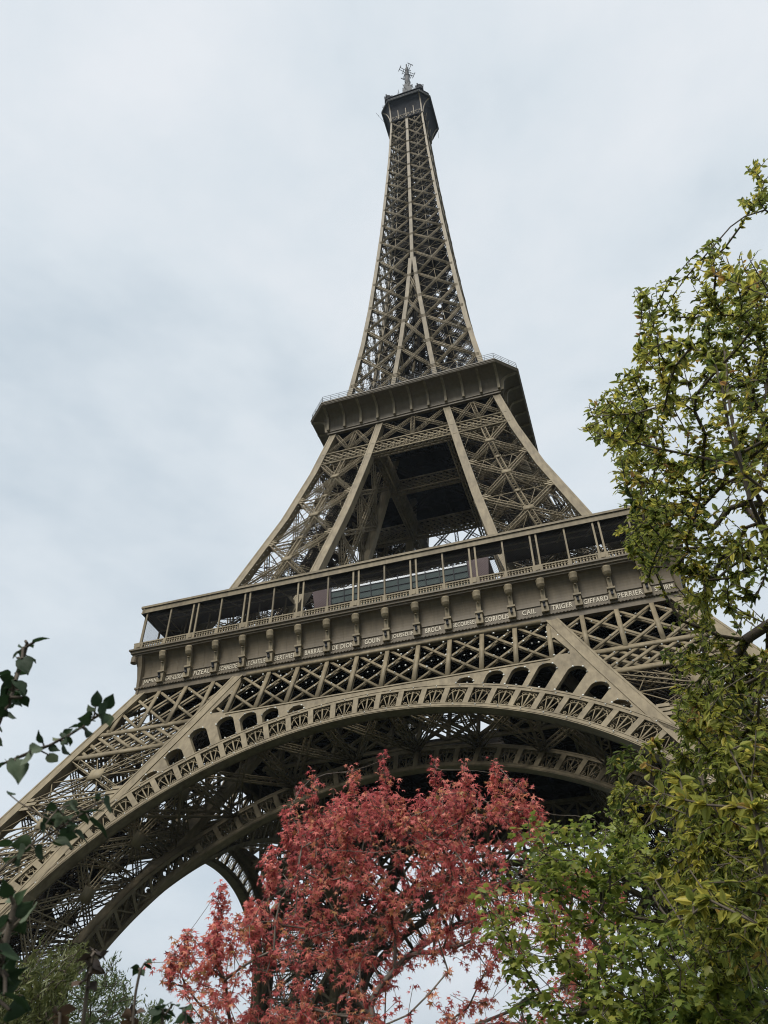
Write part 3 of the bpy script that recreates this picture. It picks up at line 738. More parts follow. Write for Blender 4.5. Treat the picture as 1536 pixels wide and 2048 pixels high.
for sg in (-1, 1): xbay(gb, sg*(WI(zt)+1.3), sg*(W(zt)-1.3), sg*(WI(zb)+1.3), sg*(W(zb)-1.3), zt, zb, 0.4)
quarter_copies(gb.build('upper_crossed_girder', IRON, TOWER))
gi = band_girder(ip, lambda z: W(z)-1.0, 105.5, 102.0, 1.2, 0.0, 1.0)
quarter_copies(gi.build('inner_band_girder', IRON, TOWER))
k2 = 16.5
def c2half(w): return min(w, k2)
cv2 = [(16.55+3.35*(1-math.cos(t*PI/2)), 112.35+3.75*math.sin(t*PI/2)) for t in np.linspace(0, 1, 12)]
# keep the lower wall upright, sweep out near the top
cv2 = [(16.5+0.2*t, 112.35+2.1*t) for t in np.linspace(0, 1, 4)]+[(16.7+3.2*(1-math.cos(t*PI/2)), 114.45+1.65*math.sin(t*PI/2)) for t in np.linspace(0.1, 1, 9)]
prof2 = [(15.8, 111.65), (16.45, 111.65), (16.45, 112.05), (16.62, 112.1), (16.62, 112.3)]+cv2+[(19.9, 116.15), (20.02, 116.3), (20.02, 116.5), (20.15, 116.55), (20.15, 116.72), (18.0, 116.75)]
c2 = cove_quads(prof2, c2half)
vs = []; fs = []
for w, z in prof2: h_ = c2half(w); vs += [(h_, -w, z), (w, -h_, z)]
for i in range(len(prof2)-1):
    if prof2[i][0] > k2 or prof2[i+1][0] > k2: fs.append((2*i, 2*i+1, 2*i+3, 2*i+2))
c2.face_verts(vs, fs)
for i in range(-15, 16):
    x = i*1.09
    if i % 3: c2.poly([(x, -(w+0.015), z) for w, z in cv2[:6]], 0.05, 0.03, (0, -1, 0.1))
cove2 = c2.build('second_floor_cove', FRIEZE, TOWER)
br = MB()
br.sweep([[(-0.22, -(w+0.5), z), (0.22, -(w+0.5), z), (0.22, -(w-0.1), z), (-0.22, -(w-0.1), z)] for w, z in cv2[:8]]+[[(-0.22, -20.0, 116.0), (0.22, -20.0, 116.0), (0.22, -18.6, 116.0), (-0.22, -18.6, 116.0)]])
b0 = br.build('bracket', IRON, cove2)
for i in range(-5, 6):
    c = b0 if i == -5 else b0.copy()
    if i != -5: COL.objects.link(c); c.parent = cove2
    c.location = (i*3.25, 0, 0)
quarter_copies(cove2)
d2 = MB(); d2.box((-16.4, -16.4, 112.5), (16.4, 16.4, 112.9))
oct_ = lambda w, k, z: [(-k, -w, z), (k, -w, z), (w, -k, z), (w, k, z), (k, w, z), (-k, w, z), (-w, k, z), (-w, -k, z)]
d2.sweep([oct_(19.5, 16.2, 116.4), oct_(19.5, 16.2, 116.73)])
d2.build('second_floor_deck', DECK_SHADE, TOWER)
jb = MB()
for i in range(-4, 5):
    x = i*3.7
    lattice(jb, (x, -16, 111.6), (x, 16, 111.6), 0.4, 1.2, (0, 0, 1), 0.13, 0.08, 1.3)
    lattice(jb, (-16, x, 111.0), (16, x, 111.0), 0.4, 1.2, (0, 0, 1), 0.13, 0.08, 1.3)
for sg in (-1, 1):
    lattice(jb, (-7, sg*7, 109), (7, -sg*7, 109), 0.6, 0.9, (0, 0, 1), 0.13, 0.08, 1.0)
jb.build('second_floor_joists', DECK_SHADE, TOWER)
rl = MB()
o8 = oct_(19.9, 16.4, 0)
for a, b in ((o8[0], o8[1]), (o8[1], o8[2])):
    L = math.dist(a[:2], b[:2]); k = max(2, int(L/1.6))
    for i in range(k+1):
        p = mid(a, b, i/k); rl.bar((p[0], p[1], 116.7), (p[0], p[1], 118.5), 0.07, 0.07)
    for z in (117.1, 117.5, 118.0, 118.5): rl.bar((a[0], a[1], z), (b[0], b[1], z), 0.05, 0.05)
quarter_copies(rl.build('second_floor_railing', GALV, TOWER))
up2 = MB()                                                   # raised storey set back on the second floor
for x0, x1, y0, y1 in ((-13.5, 13.5, -14.2, -13.9),):
    for x in np.arange(-13.5, 13.6, 2.25): up2.box((x-0.09, -14.3, 116.7), (x+0.09, -14.1, 120.4))
    up2.box((-14.4, -14.5, 120.35), (14.4, -10.5, 120.6))
    for x in np.arange(-14.2, 14.3, 1.42): up2.bar((x, -14.4, 120.6), (x, -14.4, 121.8), 0.05, 0.05)
    for z in (121.0, 121.4, 121.8): up2.bar((-14.3, -14.4, z), (14.3, -14.4, z), 0.05, 0.05)
quarter_copies(up2.build('upper_balcony', IRON, TOWER))

# ================================================================== SHAFT
SHN = [116.7, 127.9, 138.0, 148.6, 158.0, 168.4, 180.0, 189.2, 198.2, 207.1, 215.9, 223.8, 232.4, 241.2, 249.4, 258.8, 267.8]
def asz(z): return 1.05-0.5*(z-116)/152
sh = MB()
zs = zs_between(116.7, 268.5, 5)
sh.sweep([[(-W(z), -W(z), z), (-W(z)+asz(z), -W(z), z), (-W(z)+asz(z), -W(z)+asz(z), z), (-W(z), -W(z)+asz(z), z)] for z in zs])
zm = zs_between(116.7, 176.5, 5)
for sg in (-1, 1):
    sh.sweep([[(sg*WI(z)-0.45, -W(z), z), (sg*WI(z)+0.45, -W(z), z), (sg*WI(z)+0.45, -W(z)+0.7, z), (sg*WI(z)-0.45, -W(z)+0.7, z)] for z in zm])
zm = zs_between(176.5, 268.5, 5)
sh.sweep([[(-0.42, -W(z)-0.003, z), (0.42, -W(z)-0.003, z), (0.42, -W(z)+0.6, z), (-0.42, -W(z)+0.6, z)] for z in zm])
for z in SHN[1:]:                                            # gussets at the nodes
    cs = [0.0] if z > 177 else [-WI(z), WI(z)]
    sc = 0.6+0.4*asz(z)
    for c in cs:
        for dz in (-0.45, 0, 0.45): sh.bar(fp(c-1.35*sc+abs(dz)*0.6, z+dz*sc, 0.02), fp(c+1.35*sc-abs(dz)*0.6, z+dz*sc, 0.02), 0.3*sc, 0.1, NF)
    for sg in (-1, 1):
        for dz in (-0.4, 0, 0.4): sh.bar(fp(sg*(W(z)-0.3), z+dz*sc, 0.02), fp(sg*(W(z)-1.9*sc+abs(dz)*0.6), z+dz*sc, 0.02), 0.28*sc, 0.1, NF)
shaft = sh.build('shaft_face', IRON, TOWER)
sx = MB()
for z0, z1 in zip(SHN[:-1], SHN[1:]):
    k = asz(z0); w, hgt = 0.46*k+0.05, 0.36*k
    def half(sg):
        pin = lambda z: fp(sg*(WI(z)+0.3 if z < 177 else 0.3), z, 0.3)
        pout = lambda z: fp(sg*(W(z)-asz(z)*0.8), z, 0.3)
        far = 4 if z0 < 190 else 3
        lattice(sx, pin(z0), pout(z1), w, hgt, NF, 0.1*k+0.03, 0.05*k+0.015, w*1.2, far)
        lattice(sx, pout(z0), pin(z1), w, hgt, NF, 0.1*k+0.03, 0.05*k+0.015, w*1.05, far)
        sx.bar(pin(z0), pout(z0), 0.1, 0.1, NF)
        zc = (z0+z1)/2; mi = lambda z, t: mid(pin(z), pout(z), t)
        sx.bar(mi(z0, 0.5), mi(z1, 0.5), 0.08, 0.08, NF); sx.bar(pin(zc), pout(zc), 0.07, 0.07, NF)
        for a_, b_ in (((z0, 0.5), (zc, 0)), ((z0, 0.5), (zc, 1)), ((z1, 0.5), (zc, 0)), ((z1, 0.5), (zc, 1))): sx.bar(mi(*a_), mi(*b_), 0.07, 0.07, NF)
    half(-1); half(1)
    if z1 < 177:
        lattice(sx, fp(-WI(z0), z0, 0.3), fp(WI(z1), z1, 0.3), w, hgt, NF, 0.1, 0.055, w)
        lattice(sx, fp(WI(z0), z0, 0.3), fp(-WI(z1), z1, 0.3), w, hgt, NF, 0.1, 0.055, w)
    # inner corner posts of the legs and the sides between them
    if z1 < 177:
        for sg in (-1, 1):
            sx.bar((sg*WI(z0), -WI(z0), z0), (sg*WI(z1), -WI(z1), z1), 0.6, 0.6, NF)
            for a, b in ((W, WI), (WI, W)):
                lattice(sx, (sg*WI(z0), -a(z0)+0.4, z0), (sg*WI(z1), -b(z1)+0.4, z1), 0.45, 0.4, (1, 0, 0), 0.09, 0.05, 0.6, 3)
sx.build('lattice_bracing', IRON, shaft)
quarter_copies(shaft)
core = MB()                                                  # lift guides, stair and diaphragms inside the shaft
for sgx in (-1, 1):
    for sgy in (-1, 1):
        for za, zb in zip(SHN[:-1], SHN[1:]):
            q = 0.42
            lattice(core, (sgx*q*min(W(za), 6), sgy*q*min(W(za), 6), za), (sgx*q*min(W(zb), 6), sgy*q*min(W(zb), 6), zb), 0.55, 0.55, (1, 0.3, 0), 0.13, 0.08, 0.9)
            core.bar((sgx*1.1, sgy*1.6, za), (sgx*1.1, sgy*1.6, zb), 0.16, 0.16)
for za, zb in zip(SHN[:-1], SHN[1:]):
    zc = (za+zb)/2
    for zz, s_ in ((za, 1.0), (zc, 1.0)):
        w = W(zz)-0.5
        for a, b in (((-w, -w, zz), (w, w, zz)), ((w, -w, zz), (-w, w, zz)), ((-w, 0, zz), (0, -w, zz)), ((0, -w, zz), (w, 0, zz)), ((w, 0, zz), (0, w, zz)), ((0, w, zz), (-w, 0, zz))):
            lattice(core, a, b, 0.45, 0.4, (0, 0, 1), 0.1, 0.06, 0.8, 3)
    for q in (2.4,):
        q = min(q, 0.45*W(zc)); nn = int((zb-za)/3)+1
        for i in range(nn):
            z0, z1 = za+(zb-za)*i/nn, za+(zb-za)*(i+1)/nn
            cs = [(-q, -q), (q, -q), (q, q), (-q, q)]
            for j in range(4):
                a, b = cs[j], cs[(j+1) % 4]
                core.bar((*a, z0), (*b, z1), 0.12, 0.12); core.bar((*b, z0), (*a, z1), 0.12, 0.12); core.bar((*a, z1), (*b, z1), 0.14, 0.14)
z = 118.0; k = 0
while z < 264:
    w = min(0.62*W(z), 5.5); sg = 1 if k % 2 else -1
    core.bar((-w, -sg*w*0.7, z), (-w, sg*w*0.7, z+2.2), 0.9, 0.12); core.bar((-w, -sg*w*0.7, z+1), (-w, sg*w*0.7, z+3.2), 0.06, 0.06)
    core.bar((w, sg*w*0.7, z), (w, -sg*w*0.7, z+2.2), 0.9, 0.12)
    z += 2.2; k += 1
core.build('lift_shaft_core', DECK_SHADE, TOWER)  # shaft interior's shade put into the paint
le = MB()                                                    # solid boxes added along the lift guides to darken the shaft
for sg in (-1, 1):
    le.box((sg*1.7-0.9, -1.3, 150), (sg*1.7+0.9, 1.3, 268)); le.box((sg*1.2-0.25, 2.0, 118), (sg*1.2+0.25, 2.6, 268)); le.box((sg*1.2-0.25, -2.6, 118), (sg*1.2+0.25, -2.0, 268))
le.build('lift_guide_fill', DECK_SHADE, TOWER)
ml = MB()                                                    # machine platform half way up the shaft
ml.box((-6.7, -6.7, 193.6), (6.7, 6.7, 194.2)); ml.box((-5.4, -5.6, 189.6), (5.4, 5.6, 193.6)); ml.box((-3.4, -5.0, 184.5), (3.4, 5.0, 189.6))
for sg in (-1, 1):
    ml.box((sg*4.4-1.0, -4.6, 181.0), (sg*4.4+1.0, 4.6, 186.5)); ml.box((-2.0, sg*4.2-0.8, 178.5), (2.0, sg*4.2+0.8, 184.5))
ml.build('machine_platform', DECK_SHADE, TOWER)

# ================================================================== SUMMIT
cv3 = [(5.42+2.9*(1-math.cos(t*PI/2))**0.85, 268.3+9.6*math.sin(t*PI/2)) for t in np.linspace(0, 1, 12)]
k3 = 5.4
c3 = cove_quads(cv3, lambda w: min(w, k3))
vs = []; fs = []
for w, z in cv3: h_ = min(w, k3); vs += [(h_, -w, z), (w, -h_, z)]
for i in range(len(cv3)-1): fs.append((2*i, 2*i+1, 2*i+3, 2*i+2))
c3.face_verts(vs, fs)
top = c3.build('summit_cove', EQUIP, TOWER)
rb = MB()
for x in (-5.2, 5.2):
    rb.sweep([[(x-0.2, -(w+0.22), z), (x+0.2, -(w+0.22), z), (x+0.2, -(w-0.1), z), (x-0.2, -(w-0.1), z)] for w, z in cv3])
for x in (-2.6, 0, 2.6): rb.sweep([[(x-0.12, -(w+0.3), z), (x+0.12, -(w+0.3), z), (x+0.12, -(w-0.1), z), (x-0.12, -(w-0.1), z)] for w, z in cv3[:5]])
for z, w in ((270.5, 5.6), (272.5, 5.6)): rb.bar((-5.3, -w, z), (5.3, -w, z), 0.15, 0.15)
for i in range(8): rb.bar((-5.2+i*1.3, -5.6, 268.4), (-5.2+(i+1)*1.3, -5.6, 272.5), 0.09, 0.09, NF); rb.bar((-5.2+(i+1)*1.3, -5.6, 268.4), (-5.2+i*1.3, -5.6, 272.5), 0.09, 0.09, NF)
rb.build('cove_rib', IRON, top)
rm = MB(); a8 = oct_(8.36, 5.4, 0)
for a, b in ((a8[0], a8[1]), (a8[1], a8[2])):
    for z, w in ((277.9, 0.34), (278.7, 0.34)): rm.bar((a[0], a[1], z), (b[0], b[1], z), 0.3, w)
rm.build('summit_rim', GALV, top)
quarter_copies(top)
cb = MB()
cb.sweep([oct_(8.1, 5.2, 277.7), oct_(8.1, 5.2, 278.2)])
cb.sweep([oct_(7.6, 5.0, 278.2), oct_(7.6, 5.0, 281.6)]); cb.sweep([oct_(8.0, 5.2, 281.6), oct_(8.0, 5.2, 282.0)])
cb.sweep([oct_(5.2, 3.6, 282.0), oct_(5.0, 3.5, 286.5), oct_(3.0, 2.2, 288.5)])
cabin = cb.build('summit_cabin', EQUIP, TOWER)
cg = MB()
for i in range(8):
    a = oct_(7.9, 5.15, 0)[i]; b = oct_(7.9, 5.15, 0)[(i+1) % 8]
    for t in np.linspace(0, 1, 9): p = mid(a, b, t); cg.bar((p[0], p[1], 278.8), (p[0]*0.93, p[1]*0.93, 283.6), 0.07, 0.07)
    for z, q in ((280, 0.985), (281.5, 0.96), (283.6, 0.93)): cg.bar((a[0]*q, a[1]*q, z), (b[0]*q, b[1]*q, z), 0.07, 0.07)
cg.build('visitor_cage', GALV, cabin)
dr = MB()
dr.lathe([(1.35, 0), (1.35, 2.6), (1.1, 3.6), (0.5, 4.3), (0.1, 4.5)], (0, 0, 282.0), 12)
rg = random.Random(9)
for i in range(26):
    a = rg.uniform(0, 2*PI); r = rg.uniform(0.5, 1.5); z = 282+rg.uniform(1.5, 5.2)
    dr.bar((r*math.cos(a), r*math.sin(a), z-0.9), (r*1.1*math.cos(a), r*1.1*math.sin(a), z+rg.uniform(0.2, 1.4)), 0.22, 0.16)
d0 = dr.build('antenna_drum', EQUIP, cabin)
for i, (x, y) in enumerate(((5.3, -6.6), (-5.6, -6.4), (5.4, 5.6), (-5.4, 5.6))):
    c = d0 if i == 0 else d0.copy()
    if i: COL.objects.link(c); c.parent = cabin
    c.location = (x, y, 0)
    
wm = MB(); wm.bar((0, 0, 0), (0, 0, 1), 0.07, 0.07); wm.bar((-0.3, 0, 0.7), (0.3, 0, 0.7), 0.05, 0.05)
w0 = wm.build('whip_antenna', GALV, cabin)
spots = []
for i in range(34):
    a = rg.uniform(0, 2*PI); q = rg.uniform(5.4, 7.7); x, y = q*math.cos(a), q*math.sin(a); spots.append((x, y, 282, rg.uniform(2.2, 5.0), rg.uniform(-0.2, 0.2), rg.uniform(-0.2, 0.2)))
spots += [(-8.0, -5.0, 281, 4.2, 0, 0), (8.0, -4, 274.5, 4.5, 0.2, 1.1), (8.3, 4, 275, 4.5, 0.2, 1.1), (-8.2, -3, 276, 4.0, -0.1, -1.35), (-8.2, 4, 274, 4.0, 0, -1.35)]
for i, (x, y, z, L, rx, ry) in enumerate(spots):
    c = w0 if i == 0 else w0.copy()
    if i: COL.objects.link(c); c.parent = cabin
    c.location = (x, y, z); c.scale = (1.2, 1.2, L); c.rotation_euler = (rx, ry, rg.uniform(0, 3))
mst = MB()
mst.sweep([[(-a, -a, z), (a, -a, z), (a, a, z), (-a, a, z)] for a, z in ((2.4, 288.0), (2.0, 297.0), (1.45, 303.0), (0.95, 309.0))])
mst.lathe([(1.15, 306), (0.95, 309), (0.85, 317), (1.05, 317.2), (1.05, 318.0), (0.7, 318.2), (0.65, 324.5), (0.3, 324.7), (0.24, 329.2), (0.02, 329.5)], (0, 0, 0), 12)
for i in range(60):
    a = rg.uniform(0, 2*PI); z = rg.uniform(296, 309); r = 2.4-0.07*(z-288)
    mst.bar((r*math.cos(a), r*math.sin(a), z), ((r+0.8)*math.cos(a), (r+0.8)*math.sin(a), z+rg.uniform(0.3, 1.6)), 0.14, 0.14)
mast = mst.build('mast', GALV, TOWER)
dp = MB()
for y in (-0.38, 0.38): dp.bar((0.5, y, 0), (2.9, y, 0.3), 0.16, 0.16)
dp.bar((2.9, -1.0, 0.3), (2.9, 1.0, 0.3), 0.2, 0.2); dp.bar((1.5, -0.38, 0.13), (1.5, 0.38, 0.13), 0.12, 0.12)
for y in (-0.95, 0.95): dp.bar((2.9, y, -0.3), (2.9, y, 0.9), 0.12, 0.12)
d0 = dp.build('dipole_antenna', GALV, mast)
for i in range(8):
    c = d0 if i == 0 else d0.copy()
    if i: COL.objects.link(c); c.parent = mast
    c.location = (0, 0, 321.6 if i < 4 else 319.0); c.rotation_euler = (0, 0, math.radians(42)+i*PI/2); c.scale = (1, 1, 1) if i < 4 else (0.6, 0.7, 1)

# ------------------------------------------------------------------ small round lamps fixed along the girders
bm_ = MB(); bm_.lathe([(0.02, -0.1), (0.1, -0.05), (0.1, 0.05), (0.02, 0.1)], (0, 0, 0), 6)
blob_me = None
pts = []
for i in range(-6, 7):
    x = i*3.745
    for t in (0.14, 0.3, 0.42, 0.58, 0.7, 0.86):
        for sg in (-1, 1):
            xx, zz = x+sg*7.49*t, 51.75-5.35*t
            if abs(xx) < WI(zz)-0.6: pts.append((fp(xx+0.3, zz+0.28, 0.1), (0.9 if abs(xx) < 12 else 0.3)))
for sg in (-1, 1):
    for h_ in spandrel_holes():
        for p in h_[::4]:
            pts.append((fp(p[0], p[1], -0.02), 0.6))
rg.shuffle(pts)
b0 = bm_.build('lamp_bulb', BULB, TOWER)
for i, (p, _) in enumerate(pts[:100]):
    c = b0 if i == 0 else b0.copy()
    if i: COL.objects.link(c); c.parent = TOWER
    c.location = p
rest = MB()
def octa(m, p, r):
    x, y, z = p
    m.face_verts([(x-r, y, z), (x, y-r, z), (x+r, y, z), (x, y+r, z), (x, y, z-r), (x, y, z+r)], [(0, 1, 5), (1, 2, 5), (2, 3, 5), (3, 0, 5), (1, 0, 4), (2, 1, 4), (3, 2, 4), (0, 3, 4)])
for p, _ in pts[100:]: octa(rest, p, 0.11)
for z1, z0 in zip(LOWN[:-1], LOWN[1:]):                      # and on the belts, arrises and arch flanges
    pass
for i in range(-16, 17):
    for s_ in (0.10, 0.90): octa(rest, apt((i+0.5)*DTH, s_, -0.1), 0.09)
for i in range(-22, 23):
    x = i*0.975*1.6
    for zc in (44.6, 42.9, 50.3, 47.4):
        if WI(zc)+1.5 < abs(x) < W(zc)-1.5: octa(rest, fp(x, zc, 0.1), 0.11)
for z in np.arange(60, 101, 1.1):
    for sg in (-1, 1): octa(rest, fp(sg*(WI(z)+1.55), z, 0.25), 0.1); octa(rest, fp(sg*(W(z)-1.55), z, 0.25), 0.1)
r_ = rest.build('lamp_bulb', BULB, TOWER); r_['kind'] = 'stuff'

# ------------------------------------------------------------------ ground
gr = mat_new('lawn'); t = gr.node_tree; o = t.nodes.new('ShaderNodeOutputMaterial'); b = t.nodes.new('ShaderNodeBsdfPrincipled'); t.links.new(b.outputs[0], o.inputs[0])
a = t.nodes.new('ShaderNodeTexNoise'); a.inputs['Scale'].default_value = 0.4; a.inputs['Detail'].default_value = 8
r = t.nodes.new('ShaderNodeValToRGB'); r.color_ramp.elements[0].color = (0.018, 0.026, 0.011, 1); r.color_ramp.elements[1].color = (0.042, 0.05, 0.024, 1)
tcn = t.nodes.new('ShaderNodeTexCoord'); t.links.new(tcn.outputs['Object'], a.inputs['Vector']); t.links.new(a.outputs[0], r.inputs[0]); t.links.new(r.outputs[0], b.inputs['Base Color']); b.inputs['Roughness'].default_value = 0.95
gm = MB(); gm.face_verts([(-1500, -1500, 0), (1500, -1500, 0), (1500, 1500, 0), (-1500, 1500, 0)], [(0, 1, 2, 3)])
tag(gm.build('ground', gr), kind='structure')

# ================================================================== TREES AND SHRUBS
def at(u, v, dist):
    """world point seen at photo pixel (u, v), dist metres from the camera"""
    d = fw+(u-768)/FPX*RT-(v-1024)/FPX*UP
    return CAM+d/np.linalg.norm(d)*dist
def leaf_mat(name, stops, trans=0.35, rough=0.45):
    m = mat_new(name); t = m.node_tree; n = t.nodes; l = t.links
    o = n.new('ShaderNodeOutputMaterial'); b = n.new('ShaderNodeBsdfPrincipled'); tr = n.new('ShaderNodeBsdfTranslucent'); ms = n.new('ShaderNodeMixShader')
    at_ = n.new('ShaderNodeAttribute'); at_.attribute_name = 'tint'
    r = n.new('ShaderNodeValToRGB'); e = r.color_ramp.elements
    e[0].position = stops[0][0]; e[0].color = (*stops[0][1], 1); e[1].position = stops[-1][0]; e[1].color = (*stops[-1][1], 1)
    for p, c in stops[1:-1]: x = e.new(p); x.color = (*c, 1)
    no = n.new('ShaderNodeTexNoise'); no.inputs['Scale'].default_value = 38; no.inputs['Detail'].default_value = 3
    tcn = n.new('ShaderNodeTexCoord'); l.new(tcn.outputs['Object'], no.inputs['Vector'])
    ad = n.new('ShaderNodeMath'); ad.operation = 'MULTIPLY_ADD'; ad.inputs[1].default_value = 0.22; l.new(no.outputs[0], ad.inputs[0])
    sb = n.new('ShaderNodeMath'); sb.operation = 'SUBTRACT'; sb.inputs[1].default_value = 0.11; l.new(at_.outputs['Fac'], sb.inputs[0]); l.new(sb.outputs[0], ad.inputs[2])
    l.new(ad.outputs[0], r.inputs[0]); l.new(r.outputs[0], b.inputs['Base Color']); l.new(r.outputs[0], tr.inputs['Color'])
    b.inputs['Roughness'].default_value = rough; b.inputs['Specular IOR Level'].default_value = 0.35
    ms.inputs[0].default_value = trans; l.new(b.outputs[0], ms.inputs[1]); l.new(tr.outputs[0], ms.inputs[2]); l.new(ms.outputs[0], o.inputs[0])
    return m
BARK = paint('grey_brown_bark', (0.045, 0.036, 0.028), (0.11, 0.09, 0.07), 0.9, scale=9, streak=False, bump=0.4)
BARKP = paint('pale_grey_bark', (0.09, 0.075, 0.06), (0.20, 0.175, 0.15), 0.9, scale=9, streak=False, bump=0.4)

class Grow:
    """branch skeleton: every attractor is joined to the best placed node already there"""
    def __init__(s, trunk, seed, seg=0.25):
        s.rng = np.random.default_rng(seed); s.seg = seg
        s.P = [np.array(trunk[0], float)]; s.par = [-1]; s.D = [np.array((0, 0, 1.0))]
        for q in trunk[1:]: s.ext(len(s.P)-1, np.array(q, float))
    def ext(s, i, q, curl=0.0):
        p = s.P[i]; L = np.linalg.norm(q-p); k = max(1, int(L/s.seg)); d0 = s.D[i]
        side = s.rng.normal(size=3)*L*0.05; prev = i
        for j in range(1, k+1):
            t = j/k
            x = p*(1-t)+q*t+d0*L*0.22*t*(1-t)*(1-t)*2+side*math.sin(PI*t)+np.array((0, 0, curl*L*t*(1-t)))
            dd = x-s.P[prev]; ln = np.linalg.norm(dd)
            s.P.append(x); s.par.append(prev); s.D.append(dd/max(ln, 1e-6)); prev = len(s.P)-1
        return prev
    def add(s, pts, up=0.3, curl=0.0, cap=None, skip=0):
        tips = []
        for q in pts:
            A = np.array(s.P); Dm = np.array(s.D); v = q-A; L = np.linalg.norm(v, axis=1)+1e-6
            cosv = (v*Dm).sum(1)/L
            cost = L*(1.0+0.55*(1-cosv))+up*np.maximum(0, A[:, 2]-q[2])
            if skip: cost[:skip] += 1e3
            i = int(np.argmin(cost)); tips.append(s.ext(i, q, curl))
        return tips
    def wood(s, name, mat, parent, rtip, power=2.3, rmax=9, k=5):
        n = len(s.P); acc = np.zeros(n)
        child = np.zeros(n, bool)
        for i in range(n-1, 0, -1):
            if acc[i] == 0: acc[i] = rtip**power
            acc[s.par[i]] += acc[i]
        r = np.minimum(np.maximum(acc, rtip**power)**(1/power), rmax)
        P = np.array(s.P); par = np.array(s.par); idx = np.arange(1, n); a = P[par[idx]]; b = P[idx]; ra = np.minimum(r[par[idx]], r[idx]*1.25); rb = r[idx]
        t = b-a; t /= np.maximum(np.linalg.norm(t, axis=1, keepdims=True), 1e-9); ref = np.tile((0.31, 0.17, 0.93), (len(idx), 1))
        sv = np.cross(t, ref); sv /= np.maximum(np.linalg.norm(sv, axis=1, keepdims=True), 1e-6); nv = np.cross(t, sv)
        ang = 2*PI*np.arange(k)/k; c = np.cos(ang)[None, :, None]; sn = np.sin(ang)[None, :, None]
        ring = sv[:, None]*c+nv[:, None]*sn
        V = np.concatenate([a[:, None]+ring*ra[:, None, None], b[:, None]+ring*rb[:, None, None]], 1).reshape(-1, 3)
        f = np.array([[j, (j+1) % k, k+(j+1) % k, k+j] for j in range(k)])
        F = (f[None]+2*k*np.arange(len(idx))[:, None, None]).reshape(-1, 4)
        return link(name, mesh_np(name, V, F, mat, True), parent)

def leaf_cloud(name, tmpl, pos, dr, nr, size, tint, mat, parent):
    tv, tf = tmpl; tv = np.array(tv, float)
    dr = dr/np.linalg.norm(dr, axis=1, keepdims=True); sd = np.cross(nr, dr); sd /= np.maximum(np.linalg.norm(sd, axis=1, keepdims=True), 1e-6); nr = np.cross(dr, sd)
    V = pos[:, None]+size[:, None, None]*(dr[:, None]*tv[None, :, 0:1]+sd[:, None]*tv[None, :, 1:2]+nr[:, None]*tv[None, :, 2:3])
    n, m = len(pos), len(tv)
    quads = all(len(f) == len(tf[0]) for f in tf)
    F = (np.array(tf)[None]+m*np.arange(n)[:, None, None]).reshape(-1, len(tf[0]))
    me = mesh_np(name, V.reshape(-1, 3), F, mat, False)
    at_ = me.attributes.new('tint', 'FLOAT', 'FACE'); at_.data.foreach_set('value', np.repeat(tint, len(tf)).astype(np.float32))
    return link(name, me, parent)
# leaf outlines (x along the leaf, y across, z out of it), fans of triangles
def fan_tris(outline, c): return [c]+outline, [(0, i+1, (i+1) % len(outline)+1) for i in range(len(outline))]
def ovate(w=0.36, fold=0.10, droop=0.12):
    xs = [0.0, 0.18, 0.42, 0.68, 0.88, 1.0]; ys = [0.0, 0.75, 1.0, 0.72, 0.3, 0.0]
    v = [(x, 0, -droop*x*x) for x in xs]; f = []
    for sg in (-1, 1):
        k = len(v); v += [(xs[i], sg*w*ys[i], fold*ys[i]-droop*xs[i]**2) for i in range(1, 5)]
        ed = [0, k, k+1, k+2, k+3, 5]
        for i in range(5):
            a, b, c, d = i, i+1, ed[i+1], ed[i]
            if i == 0: f.append((a, b, c))
            elif i == 4: f.append((a, b, d))
            else: f += [(a, b, c), (a, c, d)]
    return v, f
def star(lobes=5, inner=0.24, spread=4.3, sag=0.22):
    o = []
    for i in range(lobes):
        a = -spread/2+spread*i/(lobes-1); L = 1.0-0.12*abs(i-(lobes-1)/2)
        o.append((0.18+L*0.82*math.cos(a), L*0.82*math.sin(a), -sag*L*L))
        if i < lobes-1: b = a+spread/(lobes-1)/2; o.append((0.18+inner*math.cos(b), inner*math.sin(b), 0.02))
    o.append((0.0, 0.0, 0.0))
    return fan_tris(o, (0.2, 0, 0.03))
def maple():
    o = []
    for a, L in ((-2.2, 0.55), (-1.75, 0.34), (-1.25, 0.82), (-0.95, 0.62), (-0.75, 0.48), (-0.42, 0.72), (0, 1.0), (0.42, 0.72), (0.75, 0.48), (0.95, 0.62), (1.25, 0.82), (1.75, 0.34), (2.2, 0.55)):
        o.append((0.25+L*0.75*math.cos(a), L*0.75*math.sin(a), -0.13*L*L))
    o.append((0.0, 0.0, 0.0))
    return fan_tris(o, (0.28, 0, 0.04))
def narrow(): return [(0, 0, 0), (0.4, 0.13, 0.02), (1, 0, -0.1), (0.4, -0.13, 0.02)], [(0, 1, 2), (0, 2, 3)]
def heart(curl=0.0):
    """broad heart-shaped leaf as a small curved grid"""
    v = []; f = []; nx, ny = 7, 5
    xs = np.linspace(0, 1, nx); half = [0.10, 0.32, 0.40, 0.37, 0.27, 0.13, 0.0]; back = [0.0, -0.05, 0, 0, 0, 0, 0]
    for i, x in enumerate(xs):
        for j in range(ny):
            t = j/(ny-1)*2-1; y = half[i]*t
            xx = x-(0.10*abs(t) if i == 0 else 0)+(-0.12*abs(t)**2 if i == 1 else 0)
            z = 0.13*abs(t)*half[i]*2-0.20*x*x+curl*(t*abs(t)*half[i])+0.035*math.sin(9*x+5*t)
            v.append((xx, y, z))
    for i in range(nx-1):
        for j in range(ny-1):
            a = i*ny+j; f += [(a, a+ny, a+ny+1), (a, a+ny+1, a+1)]
    return v, f
